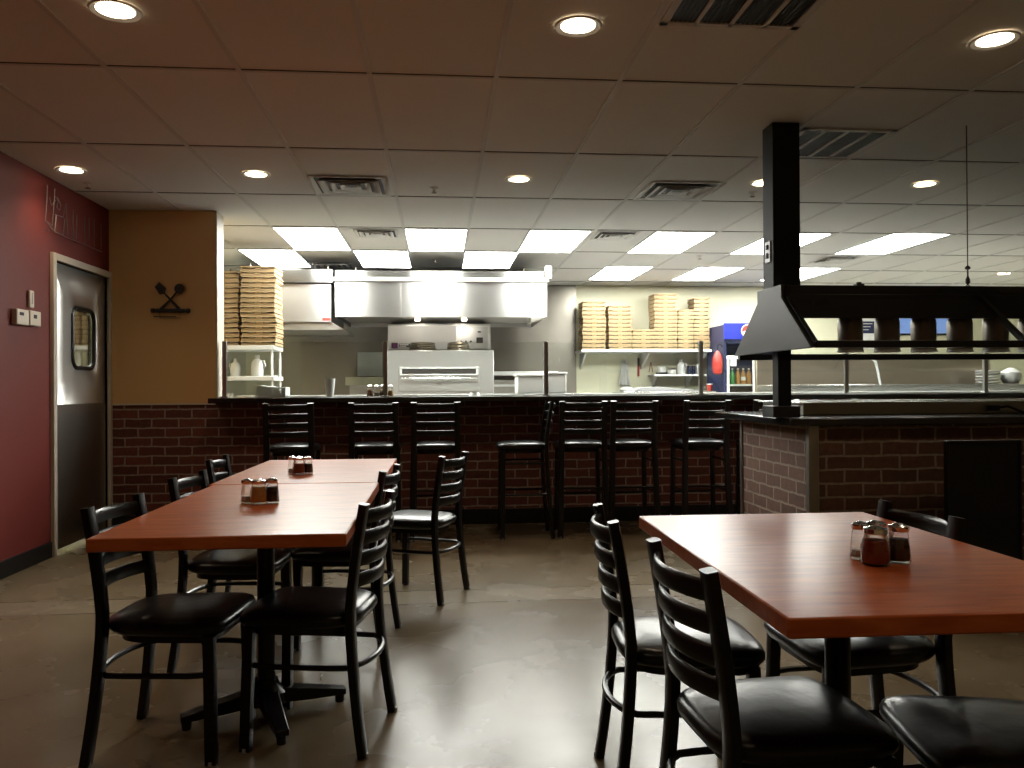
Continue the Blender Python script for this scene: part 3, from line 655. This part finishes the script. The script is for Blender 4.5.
# main hood
hd = thing('exhaust_hood', 'long stainless steel exhaust hood over the pizza oven', 'hood', (.04, 9.7, 2))
par(MB().box(-1.136, 1.215, 9.0, 10.5, 2.345, 2.35).box(-1.136, 1.215, 9.0, 9.012, 1.955, 2.345).box(-1.136, -1.124, 9.012, 10.5, 1.955, 2.345).box(1.203, 1.215, 9.012, 10.5, 1.955, 2.345).box(-1.136, 1.215, 10.49, 10.5, 1.955, 2.345), 'canopy', M['hoodm'], hd)
par(MB().box(-1.136, 1.19, 9.06, 10.4, 2.35, 2.475), 'upper_panel', M['hoodtop'], hd)
for xx in (-1.0, 1.05): par(MB().tube([(xx, 9.9, 2.475), (xx, 9.9, CEIL)], .008, 8), 'hanger_rod', M['steeld'], hd)
par(MB().box(-1.16, 1.235, 8.975, 9.02, 2.345, 2.39).box(1.195, 1.265, 8.96, 9.05, 2.385, 2.53), 'top_rail', M['steeld'], hd, .003)
par(MB().box(-1.12, 1.20, 9.3, 10.4, 2.0, 2.02), 'filter_bank', M['steeld'], hd)
par(MB().prism([(1.03, 1.90), (1.21, 1.955), (1.03, 1.955)], 9.0, 9.4, 'y'), 'grease_cup', M['steeld'], hd)
for xx in (-.25, .30):
    par(MB().lathe([(.03, 0), (.035, .015), (.02, .038)], (xx, 9.60, 1.962), 16), 'hood_lamp', M['disc_e'], hd)
    ld = bpy.data.lights.new('hood_lamp_beam', 'POINT'); ld.energy = 3.5; ld.color = (1, .95, .85); ld.shadow_soft_size = .05
    lo = bpy.data.objects.new('hood_lamp_beam', ld); COL.objects.link(lo); lo.location = (xx, 9.45, 1.93); lo.parent = hd; lo.matrix_parent_inverse = Matrix.Translation(-Vector(hd.location))
for xx in (-.42, .27): par(MB().box(xx - .008, xx + .008, 8.992, 9.0, 1.955, 2.345), 'seam_strip', M['steeld'], hd)
# small hood left
hs = thing('exhaust_hood', 'smaller stainless steel exhaust hood left of the long hood', 'hood', (-1.5, 9.6, 1.9))
par(MB().box(-2.3, -1.205, 9.2, 9.212, 1.915, 2.34).box(-2.3, -1.205, 9.212, 10.4, 2.33, 2.34).box(-1.217, -1.205, 9.212, 10.4, 1.915, 2.33).box(-2.3, -1.205, 10.39, 10.4, 1.915, 2.33), 'canopy', M['hoodm'], hs)
par(MB().box(-2.3, -1.18, 9.15, 10.2, 2.35, 2.50), 'upper_panel', M['hoodtop'], hs, .003)
for xx in (-2.2, -1.3): par(MB().tube([(xx, 9.7, 2.5), (xx, 9.7, CEIL)], .008, 8), 'hanger_rod', M['steeld'], hs)
par(MB().prism([(-2.3, 1.83), (-1.06, 1.83), (-1.205, 1.915), (-2.3, 1.915)], 9.25, 10.3, 'y'), 'grease_tray', M['steeld'], hs)
par(MB().box(-1.30, -1.21, 9.195, 9.2, 1.93, 1.96), 'warning_label', M['redp'], hs)
# oven
ov = thing('pizza_oven', 'stainless steel pizza oven with a slot window and control panel', 'oven', (0, 10.1, 0))
par(MB().box(-.621, .649, 9.56, 10.9, .25, 1.611), 'lower_body', M['ovenm'], ov, .006)
par(MB().box(-.62, .635, 9.95, 10.9, 1.611, 1.95), 'upper_body', M['ovenm'], ov, .006)
par(MB().box(-.62, .62, 9.93, 9.95, 1.64, 1.93), 'upper_front', M['white'], ov, .003)
cp = par(MB().box(.21, .60, 9.92, 9.93, 1.645, 1.915), 'control_panel', M['ovenm'], ov, .002)
for xx in (.27, .33, .39): par(MB().lathe([(.012, 0), (.012, .02)], (xx, 9.90, 1.735), 12, axis='y'), 'knob', M['black'], ov)
par(MB().box(.46, .54, 9.912, 9.92, 1.715, 1.785).box(.475, .515, 9.912, 9.92, 1.845, 1.862), 'display', M['dark'], ov)
par(MB().box(-.575, -.50, 9.922, 9.93, 1.655, 1.72, 0).box(-.49, -.35, 9.922, 9.93, 1.665, 1.71, 1).box(-.48, -.37, 9.918, 9.923, 1.690, 1.703, 2).box(-.48, -.40, 9.918, 9.923, 1.672, 1.682, 2), 'maker_label', [M['plum'], M['navy'], M['white']], ov)
dr = par(MB().box(-.473, .473, 9.545, 9.56, 1.13, 1.416), 'oven_door', M['ovenm'], ov, .003)
wf = MB()
for q in ((-.458, .458, 1.392, 1.406), (-.458, .458, 1.314, 1.330), (-.458, -.434, 1.330, 1.392), (.434, .458, 1.330, 1.392)): wf.box(q[0], q[1], 9.525, 9.545, q[2], q[3])
par(wf, 'window_frame', M['white'], ov, .002)
par(MB().box(-.434, .434, 9.535, 9.546, 1.330, 1.392), 'slot_window', M['dark'], ov)
par(MB().tube([(-.45, 9.53, 1.297), (-.44, 9.49, 1.282), (.44, 9.49, 1.282), (.45, 9.53, 1.297)], .011, 8), 'door_handle', M['chrome'], ov)
par(MB().prism([(-.04, 1.213), (-.012, 1.227), (.012, 1.227), (.04, 1.213), (.012, 1.199), (-.012, 1.199)], 9.539, 9.545, 'y'), 'badge', M['steeld'], ov)
for xx in (-.55, .57):
    for y_ in (9.65, 10.8): par(MB().lathe([(.03, 0), (.03, .25)], (xx, y_, 0), 10), 'leg', M['steeld'], ov)
for x, r, n, lab in ((-.196, .173, 4, 'stack of round aluminium pizza pans on the oven ledge, left and larger'), (.232, .146, 3, 'round aluminium pizza pans on the oven ledge, right and smaller')):
    t = thing('pizza_pan', lab, 'pan', (x, 9.745, 1.612))
    for k in range(n):
        z = k * (.10 / n); rr_ = r * (1.0 - .045 * k)
        MB().lathe([(rr_ * .9, z), (rr_ * 1.0, z + .012), (rr_ * .86, z + .10 / n)], n=28).build('pan', M['pan'], t)
# things on the bar counter
def counter_cup(name, label, cat, x, y, r0, r1, h, m, z=BZ):
    return tag(MB().lathe([(r0, 0), (r1, h), (r1 + .002, h), (r1 + .002, h + .003), (r1 - .004, h + .003), (r0 - .006, .006)], n=20).build(name, m, None, loc=(x, y, z)), label, cat)
counter_cup('plastic_cup', 'tall white translucent cup on the bar counter', 'cup', -.955, 7.2, .032, .045, .155, M['milky'])
counter_cup('bowl', 'small white bowl upside down on the bar counter', 'bowl', .315, 7.2, .055, .035, .03, M['white'])
t = thing('paper_tray', 'white tray stacked with grey papers on the bar counter', 'tray', (-1.44, 7.2, BZ))
par(MB().box(-1.575, -1.32, 7.1, 7.32, BZ, BZ + .012).box(-1.355, -1.32, 7.1, 7.32, BZ, BZ + .085), 'tray', M['white'], t, .003)
m = MB()
for k in range(14): q = .002 * ((k * 7) % 5); m.box(-1.568 + q, -1.36 + q, 7.11, 7.30, BZ + .013 + k * .0052, BZ + .017 + k * .0052)
m.box(-1.55, -1.40, 7.14, 7.28, BZ + .086, BZ + .094, rot=Matrix.Rotation(.12, 3, 'Y'))
par(m, 'papers', M['paper'], t)
# left wire shelf unit with pizza boxes
sh = thing('shelf_unit', 'white metal shelf unit behind the left end of the bar', 'shelf', (-1.95, 8.4, 0))
for z0, z1 in ((.30, .335), (.72, .755), (1.01, 1.04), (1.25, 1.292), (1.555, 1.598)):
    par(MB().box(-2.36, -1.635, 8.2, 8.68, z0, z1), 'shelf_board', M['white'], sh, .004)
for xx in (-2.345, -1.665):
    for y_ in (8.24, 8.65): par(MB().tube([(xx, y_, 0), (xx, y_, 1.6)], .014, 10), 'upright', M['white'], sh)
for xx, w0, g in ((-2.055, 'left', 0), (-1.82, 'right', 1)):
    pass
def jug(x, y, z, h, label, flip=1):
    t = thing('plastic_jug', label, 'jug', (x, y, z), 0 if flip > 0 else PI)
    k = h / .2
    MB().lathe([(.052 * k, 0), (.056 * k, .008), (.056 * k, .10 * k), (.050 * k, .13 * k), (.034 * k, .155 * k), (.022 * k, .162 * k), (.021 * k, .175 * k)], n=20).build('body', M['milky'], t)
    MB().lathe([(.023 * k, .17 * k), (.023 * k, .2 * k)], n=16).build('cap', M['white'], t)
    MB().tube([(.03 * k, 0, .14 * k), (.062 * k, 0, .145 * k), (.072 * k, 0, .10 * k), (.052 * k, 0, .05 * k)], .009 * k, 8).build('handle', M['milky'], t)
jug(-2.045, 8.35, 1.292, .18, 'milky plastic jug on the shelf unit, left of the pair', -1)
jug(-1.83, 8.35, 1.292, .215, 'milky plastic jug with white cap on the shelf unit, right of the pair')
counter_cup('plastic_cup', 'small white cup on the lower board of the shelf unit', 'cup', -2.09, 8.32, .03, .034, .085, M['white'], 1.04)
tag(MB().lathe([(.05, 0), (.07, .012), (.02, .03)], n=18).build('pot_lid', M['black'], None, loc=(-1.86, 8.35, 1.041)), 'small black lid lying on the lower board of the shelf unit', 'lid')
tag(MB().lathe([(.03, 0), (.085, .006), (.09, .012), (.03, .010)], n=22).build('plate', M['white'], None, loc=(-1.735, 8.5, 1.2935)), 'white plate at the right end of the shelf unit', 'plate')
# pizza boxes: folded cardboard with tucked lid
def box_mesh(w_, d, h, name='pizza_box'):
    m = MB(); m.box(-w_ / 2, w_ / 2, -d / 2, d / 2, 0, h * .46)
    up_ = [(-w_ / 2 - .004 + (w_ + .008) * i / 12, h * (.66 + .06 * math.sin(i * 1.3))) for i in range(13)]
    m.prism(up_ + [(w_ / 2, h * .93), (-w_ / 2, h * .93)], -d / 2 - .014, d / 2, 'y')
    m.box(-w_ / 2 + .012, w_ / 2 - .012, -d / 2 + .012, d / 2 - .012, h * .46, h * .985, 1)  # dark core paints the shade between tray, lid and next box
    m.box(-.03, .03, -d / 2 - .002, -d / 2 + .01, h * .2, h * .66, 0)
    me = m.build(name, [M['card'], M['dark']])
    return me
protoL = box_mesh(.335, .36, .0492); protoS = box_mesh(.325, .33, .0562); protoN = box_mesh(.222, .30, .0562)
pu = {id(protoL): False, id(protoS): False, id(protoN): False}
def stack(proto, h, x, y, z, n, where, dx=0):
    for k in range(n):
        o = proto
        if pu[id(proto)]: o = proto.copy(); COL.objects.link(o)
        pu[id(proto)] = True
        o.location = (x + random.uniform(-.007, .007) + dx * k, y + random.uniform(-.01, .01), z + k * h); o.rotation_euler = (0, 0, random.uniform(-.025, .025))
        if k == 0: w0 = 'lowest'
        elif k == n - 1: w0 = 'topmost'
        elif k < n / 2: w0 = ORD[k] + ' from the bottom'
        else: w0 = ORD[n - 1 - k] + ' from the top'
        tag(o, 'pizza box, %s in %s' % (w0, where), 'pizza box', 'pizza boxes in ' + where)
stack(protoL, .0495, -2.155, 8.43, 1.60, 15, 'the leftmost stack on the shelf unit')
stack(protoL, .0495, -4.02, 9.25, 1.642, 8, 'the left stack behind the steel door window')
stack(protoL, .0495, -3.66, 9.25, 1.642, 7, 'the right stack behind the steel door window')
stack(protoL, .0495, -1.787, 8.40, 1.60, 16, 'the stack right of it on the shelf unit')
for x, n, wh in ((2.16, 12, 'first stack from left on the wall shelf'), (2.53, 11, 'second stack from left on the wall shelf'), (2.868, 5, 'the lowest stack on the wall shelf'),
                 (3.183, 14, 'the tallest stack on the wall shelf'), (3.472, 10, 'fifth stack from left on the wall shelf'), (3.709, 13, 'the stack nearest the drinks cooler')):
    stack(protoN if x > 3.4 else protoS, .0565, x, 11.27, 1.69, n, wh)
ws = thing('wall_shelf', 'long white wall shelf carrying the pizza boxes on the right', 'shelf', (2.9, 11.3, 1.66))
par(MB().box(1.97, 3.83, 11.05, 11.6, 1.655, 1.688), 'shelf_board', M['white'], ws, .003)
for xx in (2.05, 2.95, 3.78): par(MB().prism([(11.12, 1.655), (11.59, 1.655), (11.59, 1.42)], xx - .012, xx + .012, 'x'), 'bracket', M['white'], ws)
s2 = thing('wall_shelf', 'short white shelf of containers under the pizza box shelf', 'shelf', (3.4, 11.4, 1.32))
par(MB().box(3.05, 3.82, 11.25, 11.6, 1.318, 1.342), 'shelf_board', M['white'], s2, .003)
for xx in (3.12, 3.62): par(MB().prism([(11.3, 1.318), (11.59, 1.318), (11.59, 1.15)], xx - .012, xx + .012, 'x'), 'bracket', M['white'], s2)
Z2 = 1.343
t = thing('container', 'white tub with black base, leftmost on the short shelf', 'container', (3.2, 11.4, Z2))
MB().lathe([(.085, 0), (.085, .03)], n=18).build('base', M['black'], t); MB().lathe([(.06, .03), (.065, .11), (.04, .12)], n=18).build('tub', M['white'], t)
t = thing('container', 'low white tub with black lid on the short shelf, second from left', 'container', (3.35, 11.4, Z2))
MB().lathe([(.06, 0), (.06, .07)], n=18).build('tub', M['white'], t); MB().lathe([(.063, .07), (.06, .085)], n=18).build('lid', M['black'], t)
jug(3.49, 11.4, Z2, .215, 'white upright jug in the middle of the short wall shelf')
for x, lab in ((3.60, 'dark blue plastic cup left of the pair on the short shelf'), (3.665, 'dark blue plastic cup right of the pair on the short shelf')):
    counter_cup('plastic_cup', lab, 'cup', x, 11.38, .026, .03, .12, M['navy'], Z2)
tag(MB().box(-.045, .045, -.05, .05, 0, .14).build('container', M['milky'], None, .01, loc=(3.755, 11.4, Z2)), 'pale square container at the right end of the short shelf', 'container')
# hanging utensils
t = thing('apron', 'white cloth apron hanging on the kitchen wall', 'apron', (2.69, 11.56, 1.2))
m = MB(); zz = [1.56, 1.50, 1.42, 1.33, 1.24, 1.19]; hw = [.015, .05, .065, .07, .085, .09]; vs = []
for z, h in zip(zz, hw):
    for i in range(13):
        u = -1 + 2 * i / 12; vs.append((2.69 + u * h, 11.575 - .022 * (1 + math.sin(i * 1.9 + z * 6)), z))
m.add(vs, [(r * 13 + i, r * 13 + i + 1, (r + 1) * 13 + i + 1, (r + 1) * 13 + i) for r in range(5) for i in range(12)])
o = par(m, 'cloth', M['white'], t); sd = o.modifiers.new('thick', 'SOLIDIFY'); sd.thickness = .004
par(MB().tube([(2.675, 11.57, 1.55), (2.67, 11.585, 1.62), (2.69, 11.59, 1.64), (2.71, 11.585, 1.62), (2.705, 11.57, 1.55)], .003, 6), 'neck_strap', M['white'], t)
t = thing('spatula', 'red handled scraper hanging beside the white apron', 'utensil', (2.905, 11.57, 1.3))
par(MB().tube([(2.905, 11.575, 1.32), (2.905, 11.575, 1.47)], .016, 8), 'handle', M['redp'], t); par(MB().box(2.89, 2.92, 11.57, 11.58, 1.47, 1.59), 'blade', M['iron'], t)
t = thing('tongs', 'brown open tongs hanging left of the short shelf', 'utensil', (3.09, 11.57, 1.35))
for s in (-1, 1): par(MB().tube([(3.09, 11.58, 1.53), (3.09 + s * .028, 11.58, 1.38)], .005, 6), 'arm', M['redp'], t)
# prep counters and tubs
pc = thing('prep_table', 'long stainless prep table along the right kitchen wall', 'prep table', (3.0, 11.2, 0))
par(MB().box(2.5, 3.78, 10.75, 11.55, 1.06, 1.10), 'top', M['steel'], pc, .004); par(MB().box(2.55, 3.73, 10.8, 11.5, 0, 1.06), 'cabinet', M['steelv'], pc)
tag(MB().prism([(2.62, 1.1015), (2.78, 1.16), (3.0, 1.165), (3.70, 1.1015)], 10.85, 11.25, 'y').build('pan_cover', M['greyp'], None, .003), 'grey sloping cover on the prep table', 'cover')
tag(MB().lathe([(.10, 0), (.11, .03), (.05, .07)], n=20).build('towel', M['white'], None, loc=(2.68, 11.36, 1.101)), 'crumpled white towel on the prep table below the apron', 'towel')
wt = thing('work_table', 'stainless work table between the bar and the oven', 'table', (.95, 8.25, 0))
par(MB().box(.50, 1.55, 7.98, 8.6, 1.07, 1.10), 'top', M['steel'], wt, .003)
for xx in (.54, 1.51):
    for y_ in (8.02, 8.56): par(MB().tube([(xx, y_, 0), (xx, y_, 1.07)], .02, 10), 'leg', M['steeld'], wt)
def tub(x0, x1, y0, y1, z0, z1, label):
    t = thing('bus_tub', label, 'tub', ((x0 + x1) / 2, (y0 + y1) / 2, z0))
    par(MB().box(x0 + .01, x1 - .01, y0 + .01, y1 - .01, z0, z1 - .02), 'tub', M['white'], t, .012); par(MB().box(x0, x1, y0, y1, z1 - .02, z1), 'lid', M['white'], t, .006)
tub(.775, 1.06, 8.05, 8.40, 1.101, 1.298, 'white lidded dough tub on the work table, left of the pair')
tub(1.075, 1.295, 8.08, 8.45, 1.101, 1.318, 'white lidded dough tub on the work table, right of the pair')
t = thing('prep_shelf', 'white topped counter visible left of the dough tubs', 'counter', (1.0, 10.9, 0))
par(MB().box(.72, 1.6, 10.8, 11.5, 1.33, 1.385), 'top', M['white'], t, .004); par(MB().box(.74, 1.58, 10.85, 11.5, 0, 1.27), 'body', M['steeld'], t); par(MB().box(.74, 1.58, 10.83, 11.5, 1.18, 1.21), 'ledge', M['white'], t)
tag(MB().box(-1.15, -.80, 11.56, 11.572, 1.34, 1.68).build('notice_sheet', M['paper']), 'pale grey sheet hanging on the steel wall left of the oven', 'notice')
t = thing('prep_shelf', 'pale yellow topped counter at the steel wall left of the oven', 'counter', (-1.0, 11.2, 0))
par(MB().box(-1.25, -.72, 10.95, 11.5, 1.21, 1.32), 'top', M['cream'], t, .004); par(MB().box(-1.2, -.75, 11.0, 11.5, 0, 1.21), 'body', M['steeld'], t)
# drinks cooler
cx0, cx1, cy0, cy1, cz1 = 3.835, 4.70, 10.6, 11.3, 2.02
ck = thing('drinks_cooler', 'tall blue topped drinks cooler with glass doors', 'cooler', ((cx0 + cx1) / 2, (cy0 + cy1) / 2, 0))
par(MB().box(cx0, cx0 + .04, cy0, cy1, 0, 2.0).box(cx1 - .04, cx1, cy0, cy1, 0, 2.0).box(cx0 + .04, cx1 - .04, cy1 - .04, cy1, 0, 2.0).box(cx0 + .04, cx1 - .04, cy0, cy1 - .04, 1.75, 2.0).box(cx0 + .04, cx1 - .04, cy0, cy1 - .04, 0, .2), 'body', M['navy'], ck, .004)
hp = par(MB().box(cx0 - .004, cx1 + .004, cy0 - .03, cy0, 1.80, cz1), 'header_panel', M['blue'], ck, .004)
def disc(pts, y0, y1, mi): return MB().prism(pts, y0, y1, 'y', mi)
lc, lr = (4.155, 1.915), .088
circ = lambda r: [(lc[0] + r * math.cos(2 * PI * i / 32), lc[1] + r * math.sin(2 * PI * i / 32)) for i in range(32)]
par(MB().prism(circ(lr), cy0 - .034, cy0 - .030, 'y'), 'emblem_disc', M['white'], ck)
def seg(a0, a1, tilt, r=.076):
    pts = [(lc[0] + r * math.cos(math.radians(a0 + (a1 - a0) * i / 16)), lc[1] + r * math.sin(math.radians(a0 + (a1 - a0) * i / 16))) for i in range(17)]
    A, B = pts[-1], pts[0]
    for i in range(1, 8):
        u = i / 8; pts.append((A[0] + (B[0] - A[0]) * u, A[1] + (B[1] - A[1]) * u + tilt * math.sin(u * 2 * PI)))
    return pts
par(MB().prism(seg(10, 195, .012), cy0 - .037, cy0 - .034, 'y'), 'emblem_red', M['redp'], ck)
par(MB().prism(seg(222, 343, .010), cy0 - .037, cy0 - .034, 'y'), 'emblem_blue', M['blue'], ck)
for x0, x1 in ((cx0 + .04, 4.262), (4.262, cx1 - .04)):
    m = MB()
    for q in ((x0, x0 + .03, .2, 1.58), (x1 - .03, x1, .2, 1.58), (x0 + .03, x1 - .03, 1.55, 1.58), (x0 + .03, x1 - .03, .2, .25)): m.box(q[0], q[1], cy0 - .02, cy0, q[2], q[3])
    d = par(m, 'door', M['white'], ck, .002); par(MB().box(x0 + .03, x1 - .03, cy0 - .012, cy0 - .008, .25, 1.55), 'door_glass', M['glass'], ck)
par(MB().box(cx0 + .05, cx1 - .05, cy0 + .03, cy0 + .06, 1.545, 1.575), 'lamp_strip', M['cool_e'], ck)
for z in (1.17, .78): par(MB().box(cx0 + .045, cx1 - .045, cy0 + .03, cy1 - .05, z, z + .025), 'rack', M['white'], ck)
par(MB().box(3.92, 4.0, cy0 - .026, cy0 - .02, 1.44, 1.56), 'notice_label', M['white'], ck)
bot = None
cl = {'green': M['green'], 'amber': M['orange'], 'purple': M['purple'], 'blue': M['bluep']}
for i, c in enumerate(['green', 'green', 'amber', 'amber', 'amber', 'purple', 'purple', 'blue', 'blue']):
    x = 3.925 + .078 * i + (.04 if i > 4 else 0)
    if x > cx1 - .07: break
    t = thing('soda_bottle', '%s soda bottle in the drinks cooler, %s from the left on the upper rack' % (c, ORD[i]), 'bottle', (x, cy0 + .14, 1.196), group='soda bottles in the cooler')
    MB().lathe([(.028, 0), (.031, .01), (.031, .12), (.024, .15), (.012, .185), (.011, .2)], n=16).build('bottle', cl[c], t)
    MB().lathe([(.013, .2), (.013, .216)], n=12).build('cap', M['white'], t); MB().lathe([(.0315, .05), (.0315, .10)], n=16).build('wrap_label', M['white'] if i % 3 == 0 else cl[c], t)
t = thing('bag', 'bright red bag hanging left of the drinks cooler', 'bag', (3.79, 10.9, 1.31))
par(MB().lathe([(.03, 0), (.06, .02), (.07, .12), (.065, .22), (.04, .29), (.01, .32)], (3.752, 10.62, 1.33), 14), 'pouch', M['redp'], t)
par(MB().tube([(3.757, 10.62, 1.64), (3.757, 10.62, 1.72), (3.80, 10.64, 1.74), (3.832, 10.64, 1.70)], .006, 6), 'strap', M['black'], t)
t = thing('paper_cup', 'red and white paper cup on the prep table by the cooler', 'cup', (3.72, 10.85, 1.101))
MB().lathe([(.032, 0), (.04, .10)], n=18).build('cup', M['redp'], t); MB().lathe([(.0415, .09), (.043, .104)], n=18).build('rim', M['white'], t)
# right side of the kitchen
eq = thing('steel_partition', 'wide satin steel back panel behind the bar at the right', 'steel panel', (5.2, 8.6, 0))
par(MB().box(3.4, 6.07, 8.4, 8.46, 0, 1.50), 'panel', M['warmsteel'], eq, .004)
par(MB().box(3.4, 6.4, 7.95, 8.4, 1.10, 1.175), 'ledge', M['steel'], eq, .004)
for xx in (3.5, 6.2): par(MB().box(xx - .03, xx + .03, 8.0, 8.06, 0, 1.10), 'leg', M['steeld'], eq)
par(MB().tube([(4.62, 8.34, 1.48), (4.70, 8.33, 1.42), (4.73, 8.33, 1.30), (4.75, 8.32, 1.176)], .014, 8), 'hose', M['white'], eq)
for k, z in enumerate((1.177, 1.207, 1.237, 1.267, 1.297)):
    tag(MB().lathe([(.08, 0), (.12, .012), (.12, .02), (.08, .006)], n=24).build('plate', M['greyp'] if k % 2 else M['white'], None, loc=(5.86, 8.15, z)), '%s plate, %s in the stack right of the satin steel panel' % ('grey' if k % 2 else 'white', ['lowest', 'second up', 'middle', 'fourth up', 'topmost'][k]), 'plate', 'plates stacked at the right')
tag(MB().lathe([(.07, 0), (.10, .05), (.10, .12), (.06, .15), (.02, .17)], n=22).build('soup_pot', M['white'], None, loc=(6.12, 8.15, 1.177)), 'white rounded pot at the far right end of the bar', 'pot')
t = thing('poster', 'white poster with a dark blue band on the far right wall', 'poster', (6.4, 11.59, 1.8))
par(MB().box(6.18, 6.62, 11.585, 11.597, 1.72, 2.22), 'sheet', M['white'], t); par(MB().box(6.27, 6.53, 11.58, 11.586, 1.95, 2.13), 'picture', M['navy'], t)
for i in range(3): par(MB().box(6.31, 6.49 - .03 * i, 11.577, 11.58, 2.09 - .045 * i, 2.10 - .045 * i), 'print_line', M['white'], t)
for x, lab in ((7.02, 'blue glowing wall screen seen between the buffet heat lamps, left one'), (7.69, 'blue glowing wall screen seen between the buffet heat lamps, right one')):
    t = thing('wall_screen', lab, 'screen', (x, 11.57, 1.95))
    par(MB().box(x - .28, x + .28, 11.57, 11.598, 1.92, 2.30), 'frame', M['black'], t, .004); par(MB().box(x - .26, x + .26, 11.565, 11.571, 1.95, 2.28), 'display', M['screen'], t)
